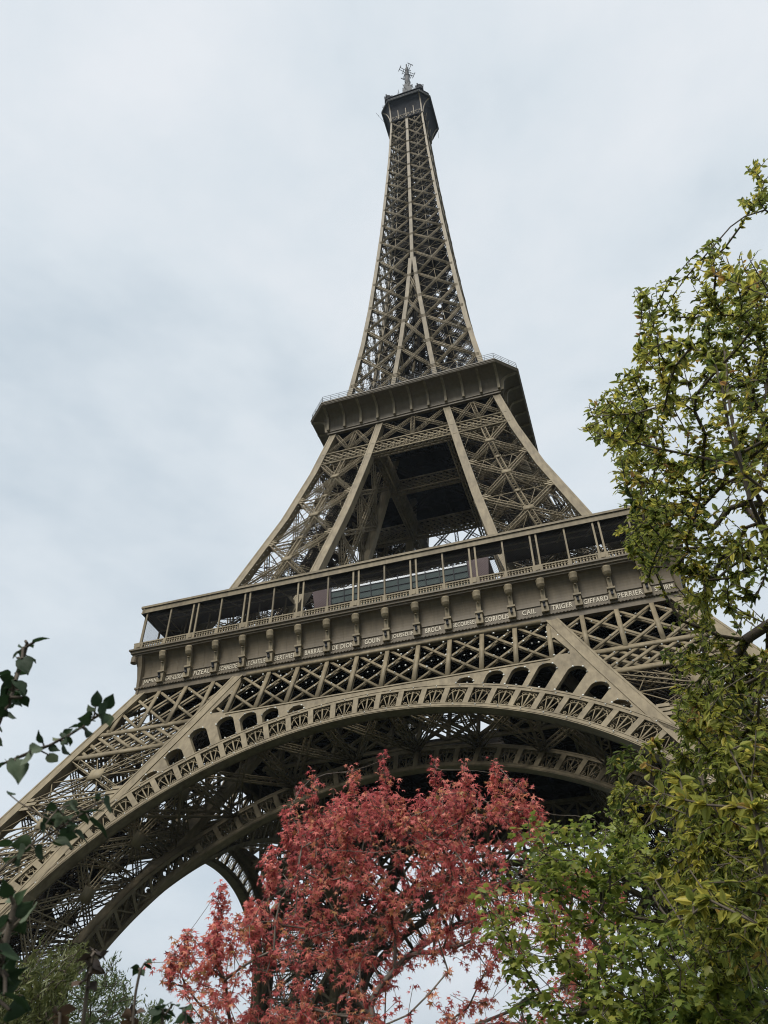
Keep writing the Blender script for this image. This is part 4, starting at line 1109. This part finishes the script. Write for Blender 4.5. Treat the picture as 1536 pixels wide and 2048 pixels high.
def in_poly(poly, u, v):
    c = False; n = len(poly)
    for i in range(n):
        (x1, y1), (x2, y2) = poly[i], poly[(i+1) % n]
        if (y1 > v) != (y2 > v) and u < (x2-x1)*(v-y1)/(y2-y1)+x1: c = not c
    return c
def lumps(p, k):
    return math.sin(p[0]*k+0.7*math.sin(p[2]*k*0.8))+math.sin(p[1]*k*1.1+1.3+p[0]*k*0.4)+math.sin(p[2]*k*1.25+0.4+0.8*math.sin(p[1]*k*0.7))
def scatter(rng, poly, n, d0, d1, k=0.0, cut=-0.2):
    us = [p[0] for p in poly]; vs = [p[1] for p in poly]; out_ = []
    while len(out_) < n:
        u, v = rng.uniform(min(us), max(us)), rng.uniform(min(vs), max(vs))
        if in_poly(poly, u, v):
            q = at(u, v, rng.uniform(d0, d1))
            if k and lumps(q, k)+rng.normal()*0.35 < cut: continue
            out_.append(q)
    return out_
def unit(v): return v/np.maximum(np.linalg.norm(v, axis=-1, keepdims=True), 1e-9)

# ------------------------------------------------------------------ red sweetgum in the middle
def red_tree():
    rng = np.random.default_rng(11)
    base = at(800, 2048, 10.2); base = np.array((base[0], base[1], 0.0))
    t = thing('red_tree', tuple(base), 'young tree with star-shaped red autumn leaves standing under the arch', 'tree')
    loc = lambda P: np.array(P)-base
    tr = [base, base+(0.02, 0, 1.0), base+(-0.05, 0.05, 2.0), base+(0.05, 0.0, 2.9)]
    g = Grow([loc(p) for p in tr], 5, 0.2)
    big = [(620, 1560, 10.0), (705, 1545, 10.6), (765, 1520, 10.2), (868, 1530, 10.4), (925, 1540, 9.7), (990, 1530, 10.4), (1060, 1590, 9.9), (580, 1620, 9.6), (440, 1770, 9.8), (350, 1910, 10.1), (380, 1870, 9.4), (480, 1840, 10.6), (660, 1700, 9.2), (800, 1700, 9.0), (900, 1680, 9.1), (820, 1620, 11.2), (1120, 1800, 10.2), (1180, 1850, 10.6), (1220, 1780, 11.2), (560, 1800, 9.3), (700, 1850, 9.1), (1000, 1800, 9.3), (450, 1960, 9.6), (1150, 1960, 10.0), (400, 2010, 10.4)]
    for b in sorted(big, key=lambda b: -b[1]): g.add([loc(at(*b))], 0.5, 0.05)
    polyA = [(345, 1925), (375, 1880), (430, 1865), (455, 1830), (520, 1810), (562, 1700), (590, 1660), (640, 1620), (700, 1600), (760, 1585), (800, 1640), (862, 1580), (985, 1575), (1060, 1620), (1060, 1680), (1130, 1740), (1250, 1790), (1230, 1860), (1180, 2060), (370, 2060)]
    polyB = [(562, 1700), (600, 1640), (700, 1600), (765, 1570), (800, 1650), (870, 1570), (985, 1565), (1066, 1622), (1050, 1740), (960, 1820), (620, 1800), (540, 1760)]
    spires = ((628, 1545, 10.0, 130), (706, 1532, 10.5, 120), (768, 1508, 10.2, 150), (872, 1520, 10.4, 130), (930, 1530, 9.8, 110), (990, 1522, 10.3, 110), (1040, 1560, 9.9, 90), (1072, 1600, 9.7, 90), (580, 1605, 9.7, 130), (668, 1600, 10.8, 80), (800, 1590, 9.5, 80), (905, 1565, 10.9, 90), (437, 1765, 9.8, 110), (432, 1848, 9.6, 80), (372, 1862, 10.0, 70), (344, 1905, 10.2, 60), (500, 1800, 10.2, 80), (545, 1700, 9.6, 80), (735, 1580, 10.9, 90), (840, 1590, 10.0, 90), (1015, 1560, 10.8, 80), (690, 1600, 9.6, 90), (600, 1650, 10.2, 80))
    pts = scatter(rng, polyA, 500, 8.9, 11.6, 5.0, 0.1)+scatter(rng, polyB, 300, 9.0, 11.4, 5.0, 0.1)+scatter(rng, [(560, 1700), (1050, 1680), (1120, 1800), (1060, 1930), (560, 1930)], 200, 9.0, 11.4)+scatter(rng, [(345, 1930), (400, 1870), (520, 1810), (620, 1850), (620, 2060), (370, 2060)], 140, 9.2, 10.8, 5.0, -0.3)+scatter(rng, [(1070, 1690), (1250, 1775), (1240, 1900), (1160, 2010), (1080, 1900)], 110, 9.4, 11.2)
    tips = []
    order = sorted(pts, key=lambda p: np.linalg.norm(p-tr[-1]))
    tips = g.add([loc(p) for p in order], 0.9, 0.0, skip=6)
    for (u, v, d, L) in spires:                              # upright leading shoots
        i = g.add([loc(at(u+rng.normal()*6, v+L, d))], 1.5, 0.0, skip=6)[0]; tips.append(i)
        for f in np.linspace(0.86, 0, 7):
            i = g.ext(i, loc(at(u+rng.normal()*3, v+L*f, d+rng.normal()*0.04))); tips.append(i)
            if f > 0.1:
                for q in range(2): tips.append(g.ext(i, loc(at(u+rng.normal()*(4+20*f), v+L*f-6+rng.normal()*8, d+rng.normal()*0.16))))
    g.wood('trunk', BARKP, t, 0.0028, 2.35, 0.12)
    P = []; D = []; Nn = []; SZ = []; T = []
    A = np.array(g.P); Dn = np.array(g.D)
    for i in tips:
        h = A[i][2]; tone = rng.normal(0.38, 0.22)
        chain = [i]; j = i
        while len(chain) < 4 and g.par[j] > 8: j = g.par[j]; chain.append(j)
        for j in chain:
            for q in range(2 if j != i else 5):
                o = unit(rng.normal(size=3)); d = unit(o*0.8+np.array((0, 0, -0.75))+Dn[j]*0.25)
                pet = rng.uniform(0.03, 0.07)
                P.append(A[j]+o*pet*0.8+rng.normal(size=3)*0.02); D.append(d); Nn.append(unit(o*0.4+np.array((0, 0, 1.0))+rng.normal(size=3)*0.5)); SZ.append(rng.uniform(0.036, 0.072))
                low = max(0.0, (4.3-h)/3.0)                       # the lower leaves of this tree have turned orange
                T.append(np.clip(tone+rng.normal(0, 0.12)+0.30*low, 0, 1))
    LM = leaf_mat('red_leaf', [(0.0, (0.16, 0.035, 0.04)), (0.16, (0.40, 0.08, 0.085)), (0.42, (0.62, 0.17, 0.155)), (0.65, (0.66, 0.26, 0.18)), (0.82, (0.52, 0.24, 0.11)), (1.0, (0.30, 0.20, 0.08))], 0.48, 0.5)
    leaf_cloud('crown', star(), np.array(P), np.array(D), np.array(Nn), np.array(SZ), np.array(T), LM, t)
red_tree()

# ------------------------------------------------------------------ trees with pointed oval leaves at the right
OVL = leaf_mat('olive_leaf', [(0.0, (0.07, 0.105, 0.03)), (0.3, (0.19, 0.23, 0.05)), (0.6, (0.34, 0.345, 0.07)), (0.8, (0.58, 0.50, 0.09)), (0.92, (0.40, 0.26, 0.065)), (1.0, (0.26, 0.14, 0.05))], 0.6, 0.42)
def twig_leaves(g, tips, rng, nlf, size, back, P, D, Nn, SZ, T, tone_sd=0.16, tone0=0.42):
    A = np.array(g.P); Dn = np.array(g.D)
    for i in tips:
        tone = rng.normal(tone0, tone_sd)
        chain = [i]; j = i
        while len(chain) < back and g.par[j] > 3: j = g.par[j]; chain.append(j)
        up = unit(np.array((0, 0, 1.0))+rng.normal(size=3)*0.45)
        m = len(chain)*nlf; ln = rng.uniform(0.8, 1.15)
        for q in range(m):
            f = q/nlf; a = int(f); b = min(a+1, len(chain)-1); x = A[chain[a]]*(1-(f-a))+A[chain[b]]*(f-a)
            d = Dn[chain[a]]; sdv = unit(np.cross(d, up)); sg = 1 if q % 2 else -1
            dd = unit(d*0.62+sdv*sg*0.85+rng.normal(size=3)*0.2-np.array((0, 0, 0.30)))
            P.append(x); D.append(dd); Nn.append(unit(up+rng.normal(size=3)*0.35)); SZ.append(size*ln*rng.uniform(0.7, 1.15)*(0.75 if q == 0 else 1)); T.append(np.clip(tone+rng.normal(0, 0.07), 0, 1))
def right_tree():
    rng = np.random.default_rng(23)
    b0 = at(1830, 1500, 6.6); base = np.array((b0[0], b0[1], 0.0))
    t = thing('elm_tree', tuple(base), 'tall tree with small pointed olive and yellow leaves along the right edge', 'tree')
    loc = lambda P: np.array(P)-base
    tr = [base, base+(0.1, 0.05, 1.5), at(1810, 1560, 6.6), at(1760, 1180, 7.0), at(1730, 800, 7.8), at(1700, 480, 8.8)]
    g = Grow([loc(p) for p in tr], 7, 0.16)
    big = [(1250, 830, 6.4), (1180, 860, 5.8), (1330, 620, 7.2), (1420, 500, 7.0), (1290, 1060, 6.0), (1330, 900, 5.4), (1360, 1240, 5.8), (1400, 1420, 5.4), (1300, 1540, 5.2), (1250, 1600, 5.4), (1450, 700, 6.2), (1500, 1000, 5.2), (1420, 1330, 6.2), (1530, 420, 7.6), (1380, 780, 7.4), (1440, 1640, 4.9), (1350, 1750, 5.0)]
    for b in sorted(big, key=lambda b: -b[0]): g.add([loc(at(*b))], 0.2, 0.04)
    M1 = [(1428, 478), (1480, 500), (1540, 500), (1540, 900), (1440, 880), (1350, 960), (1220, 905), (1165, 870), (1175, 810), (1215, 765), (1270, 710), (1290, 640), (1250, 578), (1310, 565), (1375, 520)]
    M2 = [(1220, 905), (1350, 930), (1540, 860), (1540, 1130), (1440, 1110), (1360, 1080), (1290, 1170), (1265, 1120), (1228, 1060), (1255, 1030), (1225, 985)]
    M3 = [(1300, 1120), (1360, 1090), (1440, 1110), (1420, 1330), (1360, 1330), (1330, 1250)]
    M4 = [(1360, 1100), (1540, 1080), (1540, 1350), (1420, 1330), (1370, 1240)]
    M5 = [(1320, 1290), (1400, 1330), (1540, 1300), (1540, 1560), (1430, 1560), (1350, 1500), (1355, 1430), (1345, 1360)]
    M6 = [(1228, 1490), (1290, 1480), (1360, 1490), (1540, 1480), (1540, 1900), (1540, 1990), (1430, 1960), (1320, 1810), (1250, 1710), (1215, 1640), (1232, 1570), (1212, 1520)]
    M7 = [(1484, 332), (1512, 326), (1540, 312), (1540, 350), (1525, 372), (1540, 380), (1540, 422), (1505, 428), (1480, 405), (1508, 388), (1512, 352)]
    pts = scatter(rng, M1, 820, 5.2, 8.4, 5.5, -0.1)+scatter(rng, M2, 460, 4.8, 7.4, 5.5, 0.0)+scatter(rng, M3, 60, 5.0, 6.6, 5.5, 0.1)+scatter(rng, M4, 110, 4.8, 7.0, 5.5, 0.1)+scatter(rng, M5, 360, 4.6, 7.0, 5.5, 0.1)+scatter(rng, M6, 1050, 4.2, 6.6, 5.5, -0.1)+scatter(rng, M7, 40, 7.6, 8.8)
    order = sorted(pts, key=lambda p: np.linalg.norm(p-np.array(tr[3])))
    tips = g.add([loc(p) for p in order], 0.15, 0.0, skip=20)
    g.wood('trunk', BARK, t, 0.0028, 2.3, 0.16)
    P, D, Nn, SZ, T = [], [], [], [], []
    twig_leaves(g, tips, rng, 4, 0.054, 3, P, D, Nn, SZ, T, 0.20, 0.45)
    leaf_cloud('crown', ovate(0.23), np.array(P), np.array(D), np.array(Nn), np.array(SZ), np.array(T), OVL, t)
right_tree()
def right_front():
    """nearer tree of the same kind, its sprays hang into the picture"""
    rng = np.random.default_rng(31)
    b0 = at(1900, 1900, 3.6); base = np.array((b0[0], b0[1], 0.0))
    t = thing('elm_tree', tuple(base), 'nearer tree whose few large pale yellow-green sprays hang in front of its neighbour', 'tree')
    loc = lambda P: np.array(P)-base
    tr = [base, base+(0.05, 0.0, 1.4), at(1850, 1500, 3.9), at(1800, 1000, 4.4), at(1760, 650, 5.2)]
    g = Grow([loc(p) for p in tr], 9, 0.10)
    sprays = [(1455, 560, 4.4), (1400, 540, 4.6), (1500, 520, 4.2), (1175, 815, 4.7), (1165, 860, 4.7), (1230, 830, 4.7), (1215, 905, 4.8), (1330, 810, 4.6), (1290, 720, 4.8), (1345, 680, 4.5), (1440, 760, 4.2), (1290, 1560, 3.7), (1370, 1600, 3.5), (1460, 1500, 3.4), (1500, 1580, 3.3), (1290, 1650, 3.6), (1380, 1740, 3.4), (1310, 1760, 3.6), (1420, 1800, 3.3), (1500, 1700, 3.2), (1360, 1840, 3.5), (1520, 1850, 3.2), (1460, 1640, 3.5), (1420, 1420, 3.9), (1510, 1340, 3.8), (1490, 950, 4.0), (1450, 1120, 4.1)]
    tips = []
    for b in sorted(sprays, key=lambda b: -b[0]): tips += g.add([loc(at(*b))], 0.1, 0.03, skip=10)
    ex = []
    for (u, v, d) in sprays:
        for q in range(3): ex.append(loc(at(u+rng.uniform(0, 75), v+rng.uniform(-45, 45), d+rng.uniform(-0.15, 0.25))))
    tips += g.add(ex, 0.1, 0.0, skip=10)
    g.wood('trunk', BARK, t, 0.0022, 2.3, 0.12)
    P, D, Nn, SZ, T = [], [], [], [], []
    twig_leaves(g, tips, rng, 2, 0.056, 6, P, D, Nn, SZ, T, 0.15, 0.55)
    leaf_cloud('crown', ovate(0.25), np.array(P), np.array(D), np.array(Nn), np.array(SZ), np.array(T), OVL, t)
right_front()

# ------------------------------------------------------------------ green maple low at the right
def maple_tree():
    rng = np.random.default_rng(41)
    b0 = at(1330, 2200, 7.6); base = np.array((b0[0], b0[1], 0.0))
    t = thing('maple_tree', tuple(base), 'bushy deep green tree with lobed leaves between the red tree and the olive one', 'tree')
    loc = lambda P: np.array(P)-base
    tr = [base, base+(0.0, 0.05, 0.9), base+(-0.1, 0, 1.7)]
    g = Grow([loc(p) for p in tr], 13, 0.16)
    big = [(1080, 1625, 7.6), (1190, 1640, 7.2), (980, 1770, 7.4), (1040, 1900, 6.9), (1250, 1720, 7.8), (1120, 1780, 7.0), (1300, 1840, 6.8), (1450, 1900, 6.6), (1010, 2020, 7.3), (1180, 1950, 6.6), (1500, 2000, 6.9)]
    for b in sorted(big, key=lambda b: -b[1]): g.add([loc(at(*b))], 0.3, 0.05)
    A1 = [(1035, 1650), (1075, 1612), (1110, 1640), (1165, 1640), (1200, 1615), (1270, 1640), (1300, 1740), (1250, 1800), (1160, 1780), (1080, 1760), (1035, 1720)]
    A2 = [(945, 1775), (1000, 1745), (1040, 1700), (1180, 1770), (1290, 1800), (1420, 1850), (1540, 1860), (1540, 2060), (1010, 2060), (1030, 1960), (965, 1870)]
    A3 = [(1180, 1880), (1300, 1840), (1540, 1880), (1540, 2060), (1180, 2060)]
    pts = scatter(rng, A1, 170, 6.6, 8.2)+scatter(rng, A2, 360, 6.2, 8.2)+scatter(rng, A3, 260, 5.6, 7.4)
    order = sorted(pts, key=lambda p: np.linalg.norm(p-np.array(tr[-1])))
    tips = g.add([loc(p) for p in order], 0.3, 0.0, skip=5)
    g.wood('trunk', BARK, t, 0.003, 2.3, 0.11)
    A = np.array(g.P); Dn = np.array(g.D); P, D, Nn, SZ, T = [], [], [], [], []
    for i in tips:
        tone = rng.normal(0.45, 0.17); chain = [i]; j = i
        while len(chain) < 4 and g.par[j] > 5: j = g.par[j]; chain.append(j)
        for j in chain:
            for q in range(3 if j == i else 2):
                o = unit(rng.normal(size=3)*np.array((1, 1, 0.5))); d = unit(o+np.array((0, 0, -0.45)))
                P.append(A[j]+o*rng.uniform(0.02, 0.07)); D.append(d); Nn.append(unit(np.array((0, 0, 1.0))+o*0.35+rng.normal(size=3)*0.35)); SZ.append(rng.uniform(0.038, 0.078)); T.append(np.clip(tone+rng.normal(0, 0.1), 0, 1))
    ML = leaf_mat('green_leaf', [(0.0, (0.045, 0.08, 0.022)), (0.35, (0.15, 0.20, 0.038)), (0.65, (0.27, 0.30, 0.06)), (0.9, (0.33, 0.31, 0.06)), (1.0, (0.42, 0.30, 0.07))], 0.52, 0.4)
    leaf_cloud('crown', maple(), np.array(P), np.array(D), np.array(Nn), np.array(SZ), np.array(T), ML, t)
maple_tree()

# ------------------------------------------------------------------ fine-leaved shrubs low at the left
def fine_shrub(seed, poly, n, d0, d1, bu, stops, label, size, name):
    rng = np.random.default_rng(seed)
    b0 = at(bu, 2200, (d0+d1)/2); base = np.array((b0[0], b0[1], 0.0))
    t = thing(name, tuple(base), label, 'shrub')
    g = Grow([np.zeros(3), np.array((0.02, 0, 0.8)), np.array((0, 0.05, 1.6))], seed, 0.14)
    pts = sorted(scatter(rng, poly, n, d0, d1), key=lambda p: p[2])
    tips = g.add([p-base for p in pts], 0.8, 0.0, skip=4)
    g.wood('stem', BARK, t, 0.0025, 2.4, 0.05)
    A = np.array(g.P); Dn = np.array(g.D); P, D, Nn, SZ, T = [], [], [], [], []
    for i in tips:
        tone = rng.normal(0.5, 0.15); chain = [i]; j = i
        while len(chain) < 3 and g.par[j] > 4: j = g.par[j]; chain.append(j)
        for j in chain:
            for q in range(5):
                P.append(A[j]+rng.normal(size=3)*0.03); D.append(unit(Dn[j]*0.8+rng.normal(size=3)*0.6+np.array((0, 0, 0.3)))); Nn.append(unit(rng.normal(size=3)+np.array((0, 0, 0.8)))); SZ.append(size*rng.uniform(0.6, 1.2)); T.append(np.clip(tone+rng.normal(0, 0.1), 0, 1))
    lm_ = leaf_mat(name+'_leaf', stops, 0.4, 0.5)
    leaf_cloud('foliage', narrow(), np.array(P), np.array(D), np.array(Nn), np.array(SZ), np.array(T), lm_, t)
fine_shrub(51, [(60, 2060), (90, 1990), (140, 1950), (165, 1925), (190, 1950), (215, 1925), (235, 1915), (250, 1965), (290, 2005), (335, 2022), (370, 2060)], 330, 8.0, 9.6, 190, [(0.0, (0.035, 0.055, 0.022)), (0.5, (0.08, 0.11, 0.042)), (1.0, (0.17, 0.20, 0.09))], 'airy grey-green shrub with tiny leaves below the left arch foot', 0.055, 'willow_shrub')
fine_shrub(52, [(-10, 1935), (40, 1945), (80, 1905), (110, 1915), (150, 1880), (165, 1900), (140, 1960), (130, 2060), (-10, 2060)], 300, 5.6, 6.8, 60, [(0.0, (0.04, 0.052, 0.018)), (0.5, (0.09, 0.105, 0.032)), (1.0, (0.19, 0.19, 0.07))], 'soft olive feathery shrub in the bottom left corner', 0.05, 'feathery_shrub')

# ------------------------------------------------------------------ broad-leaved shoots close by at the left
HL = leaf_mat('broad_leaf', [(0.0, (0.014, 0.030, 0.014)), (0.4, (0.028, 0.055, 0.02)), (0.65, (0.05, 0.08, 0.035)), (0.85, (0.11, 0.14, 0.09)), (1.0, (0.12, 0.12, 0.03))], 0.3, 0.68)
DL = leaf_mat('withered_leaf', [(0.0, (0.018, 0.014, 0.012)), (0.5, (0.045, 0.032, 0.024)), (1.0, (0.12, 0.07, 0.04))], 0.2, 0.7)
def near_shrub(name, label, base_uv, dist, stems, mat, seed, cat='shrub'):
    rng = np.random.default_rng(seed)
    b0 = at(*base_uv, dist); base = np.array((b0[0], b0[1], 0.0)); t = thing(name, tuple(base), label, cat)
    for path, leaves, r in stems:
        pts = [at(*p)-base for p in path]
        # smooth the stem
        Q = []
        for i in range(len(pts)-1):
            for s_ in np.linspace(0, 1, 7)[:-1]: Q.append(pts[i]*(1-s_)+pts[i+1]*s_)
        Q.append(pts[-1]); Q = np.array(Q)
        for _ in range(3): Q[1:-1] = (Q[:-2]+2*Q[1:-1]+Q[2:])/4
        g = Grow([Q[0]], seed, 0.03); g.P = list(Q); g.par = [-1]+list(range(len(Q)-1)); g.D = [unit(Q[min(i+1, len(Q)-1)]-Q[max(i-1, 0)]) for i in range(len(Q))]
        P, D, Nn, SZ, T = [], [], [], [], []
        for (u, v, du, dv, L, tone, *nn) in leaves:
            d = path[-1][2]+rng.uniform(-0.06, 0.06); p = at(u, v, d)-base; q = at(u+du, v+dv, d+rng.uniform(-0.05, 0.08))-base
            i = int(np.argmin(np.linalg.norm(np.array(g.P)-p, axis=1))); 
            if np.linalg.norm(g.P[i]-p) < 0.25: g.ext(i, p)
            P.append(p); D.append(unit(q-p)); SZ.append(L*0.62)
            Nn.append(unit(np.array((0, 0, 0.7))-fw*rng.uniform(-0.2, 0.7)+rng.normal(size=3)*0.45)); T.append(tone)
        if seed in (61, 62):                                 # smaller leaves filling in along the shoot
            nQ = len(Q)
            for q in range(int(nQ*0.45)):
                i = int(rng.uniform(0.25, 1)*nQ)-1; d_ = unit(rng.normal(size=3)+g.D[i]*0.6+RT*0.2); p = Q[i]+d_*rng.uniform(0.008, 0.03)
                g.ext(i, p); P.append(p); D.append(unit(d_+np.array((0, 0, -0.2)))); SZ.append(rng.uniform(0.02, 0.042)); Nn.append(unit(rng.normal(size=3)*0.7-fw*0.5+np.array((0, 0, 0.4)))); T.append(rng.uniform(0.1, 0.5) if rng.uniform() < 0.8 else 0.85)
        st = g.wood('stem', BARK, t, r*0.55, 3.2, r, 6)
        hv, hf = heart(0.25)
        leaf_cloud('foliage', (hv, hf), np.array(P), np.array(D), np.array(Nn), np.array(SZ), np.array(T, dtype=float), mat, st)
    return t
S1 = ([(-80, 1640, 2.3), (-20, 1490, 2.2), (15, 1400, 2.15), (40, 1335, 2.1), (54, 1286, 2.1)],
      [(46, 1296, -26, -12, 0.035, .3), (56, 1290, 30, 6, 0.042, .3), (45, 1310, 34, 10, 0.075, .2), (44, 1318, 20, 40, 0.075, .1), (36, 1316, -26, -6, 0.04, .3), (38, 1340, 32, 12, 0.06, .2), (30, 1362, 30, 30, 0.075, .15),
       (28, 1360, -32, -4, 0.06, .2), (26, 1372, -30, 20, 0.07, .1), (26, 1385, 14, 30, 0.06, .2), (20, 1395, -24, 16, 0.06, .15), (22, 1398, 34, 16, 0.05, .25), (20, 1408, -30, 14, 0.065, .1), (14, 1432, 34, 2, 0.045, .85), (18, 1350, -34, -10, .05, .2), (10, 1420, -30, 20, .06, .2), (30, 1378, 24, -10, .05, .15), (46, 1395, 14, 26, .045, .2)], 0.006)
S2 = ([(-90, 1600, 2.1), (0, 1528, 2.05), (80, 1500, 2.0), (140, 1470, 1.95), (190, 1435, 1.9), (208, 1425, 1.9)],
      [(202, 1428, 8, -22, 0.055, .2), (206, 1430, 20, 22, 0.075, .8), (205, 1424, 6, 34, .06, .2), (185, 1440, -20, -8, 0.05, .2), (165, 1455, -22, -4, 0.05, .15), (160, 1456, 8, -18, 0.035, .2), (170, 1460, 22, 20, 0.05, .1), (150, 1462, -18, -12, .04, .2), (128, 1475, -8, -16, 0.03, .1), (120, 1478, -30, 4, 0.045, .9), (100, 1490, 30, 24, 0.04, .15), (60, 1505, -14, 24, 0.055, .85), (30, 1516, -10, 30, 0.05, .6), (30, 1522, 12, 40, 0.085, .75), (136, 1474, 10, 24, .04, .2), (62, 1500, 24, -8, .05, .8)], 0.003)
S3 = ([(-120, 1900, 2.2), (-20, 1760, 2.1), (60, 1690, 2.0), (130, 1650, 1.95), (190, 1610, 1.95), (210, 1600, 1.95)],
      [(205, 1600, -22, -8, 0.045, .35), (208, 1605, 30, 20, 0.075, .25), (180, 1640, 34, 24, 0.085, .15), (160, 1625, 26, 28, .06, .25), (150, 1665, 26, 14, 0.06, .2), (130, 1650, -20, -30, 0.05, .3), (115, 1618, -30, -4, 0.06, .3), (100, 1640, -26, 8, 0.055, .2), (120, 1640, 26, -6, .05, .3), (110, 1680, 40, 10, 0.07, .85), (140, 1610, 20, 10, .05, .85), (90, 1650, -16, 20, .05, .2), (60, 1690, -40, -4, 0.07, .6), (50, 1700, -30, 14, 0.06, .8), (70, 1700, 28, 18, .06, .2), (20, 1590, 10, -14, .04, .2), (30, 1715, -30, 4, .06, .3)], 0.0025)
near_shrub('broad_leaved_shrub', 'near shrub with dark heart-shaped leaves on thin shoots reaching in from the left edge', (-160, 2300), 2.3, [S1, S2, S3], HL, 61)
S4 = ([(-60, 2300, 2.0), (-30, 2050, 1.9), (0, 1930, 1.8), (20, 1850, 1.8), (30, 1800, 1.8)],
      [(30, 1800, -30, -14, 0.05, .8), (28, 1815, 26, 14, 0.06, .1), (15, 1840, -20, 14, 0.06, .2), (20, 1850, 30, 8, 0.05, .3), (0, 1905, 44, 6, 0.085, .25), (0, 1915, 40, 30, 0.08, .15), (-10, 1930, 30, 40, .09, .1), (5, 1870, 30, -6, .055, .2), (-20, 1960, 50, -10, .1, .15), (10, 1990, 40, 16, .09, .2), (20, 2020, 40, -4, .09, .1)], 0.006)
near_shrub('broad_leaved_shrub', 'low near shrub with large dark green leaves at the bottom left edge', (-70, 2400), 2.0, [S4], HL, 62)
S5 = ([(140, 2300, 2.6), (165, 2050, 2.5), (180, 1940, 2.5), (188, 1900, 2.5)],
      [(185, 1900, 20, -10, .045, .3), (190, 1905, 26, 12, .06, .2), (180, 1915, -26, 4, .06, .25), (182, 1925, 24, 14, .065, .3), (178, 1935, -28, 10, .07, .2), (185, 1940, 26, 4, .06, .5), (170, 1960, -26, 14, .06, .4), (176, 1950, 14, 20, .06, .6), (160, 1965, -24, 6, .055, .7), (172, 1920, 6, -20, .05, .2), (176, 1970, 30, 10, .06, .4), (200, 1915, 14, -14, .05, .3)], 0.005)
S6 = ([(90, 2350, 2.6), (110, 2150, 2.55), (118, 2070, 2.5), (120, 2025, 2.5)], [(118, 2030, -26, 6, .07, .8), (120, 2025, 24, -8, .07, .7), (118, 2035, 8, 22, .07, .9), (116, 2028, -14, -16, .06, .6), (122, 2035, 26, 14, .06, .8)], 0.005)
S7 = ([(240, 2350, 2.7), (255, 2150, 2.65), (262, 2070, 2.6), (264, 2035, 2.6)], [(262, 2035, -22, -10, .07, .8), (266, 2032, 20, -14, .07, .6), (262, 2042, 22, 14, .06, .7), (260, 2040, -20, 16, .07, .9), (264, 2030, 2, -20, .05, .5)], 0.005)
near_shrub('withered_shrub', 'near shrub with curled brown withered leaf heads at the bottom left', (150, 2420), 2.6, [S5, S6, S7], DL, 63)
S8 = ([(255, 2350, 2.6), (262, 2100, 2.5), (270, 1990, 2.5), (280, 1942, 2.5), (290, 1925, 2.5)], [(278, 1938, -26, -8, .04, .25), (278, 1936, -22, 22, .045, .35), (290, 1926, 28, -8, .045, .2), (290, 1930, 22, 10, .04, .15), (280, 1944, 18, 10, .04, .2)], 0.0045)
near_shrub('bare_shoot', 'thin upright shoot with a few folded leaves at its tip against the sky', (258, 2420), 2.6, [S8], HL, 64, 'shrub')
S9 = ([(335, 2350, 2.5), (330, 2150, 2.45), (326, 2060, 2.4), (324, 2020, 2.4)], [(322, 2020, -26, 6, .055, .1), (322, 2018, -14, -18, .05, .15), (326, 2018, 14, -16, .05, .1), (328, 2022, 26, 8, .055, .15), (322, 2028, -20, 18, .05, .1), (330, 2030, 16, 20, .05, .1), (345, 2010, 26, -2, .05, .2), (318, 2010, 10, -20, .04, .2)], 0.005)
S10 = ([(390, 2350, 2.5), (378, 2150, 2.45), (372, 2060, 2.4), (370, 2025, 2.4)], [(370, 2020, -14, -12, .045, .2), (372, 2018, 16, -6, .05, .3), (370, 2028, 14, 18, .06, .2), (368, 2030, -14, 14, .05, .25)], 0.005)
near_shrub('rosette_shrub', 'near shrub with tight dark leaf rosettes left of the red tree', (360, 2420), 2.5, [S9, S10], HL, 65)

# ------------------------------------------------------------------ a trace of haze in the damp air
hz = mat_new('haze_air'); t_ = hz.node_tree; o_ = t_.nodes.new('ShaderNodeOutputMaterial'); v_ = t_.nodes.new('ShaderNodeVolumePrincipled')
v_.inputs['Color'].default_value = (0.72, 0.85, 1.0, 1); v_.inputs['Density'].default_value = 0.000065; v_.inputs['Anisotropy'].default_value = 0.2
t_.links.new(v_.outputs[0], o_.inputs['Volume'])
hm = MB(); hm.box((-1560, -1560, -1.5), (1560, 1560, 333)); tag(hm.build('haze', hz), kind='stuff')
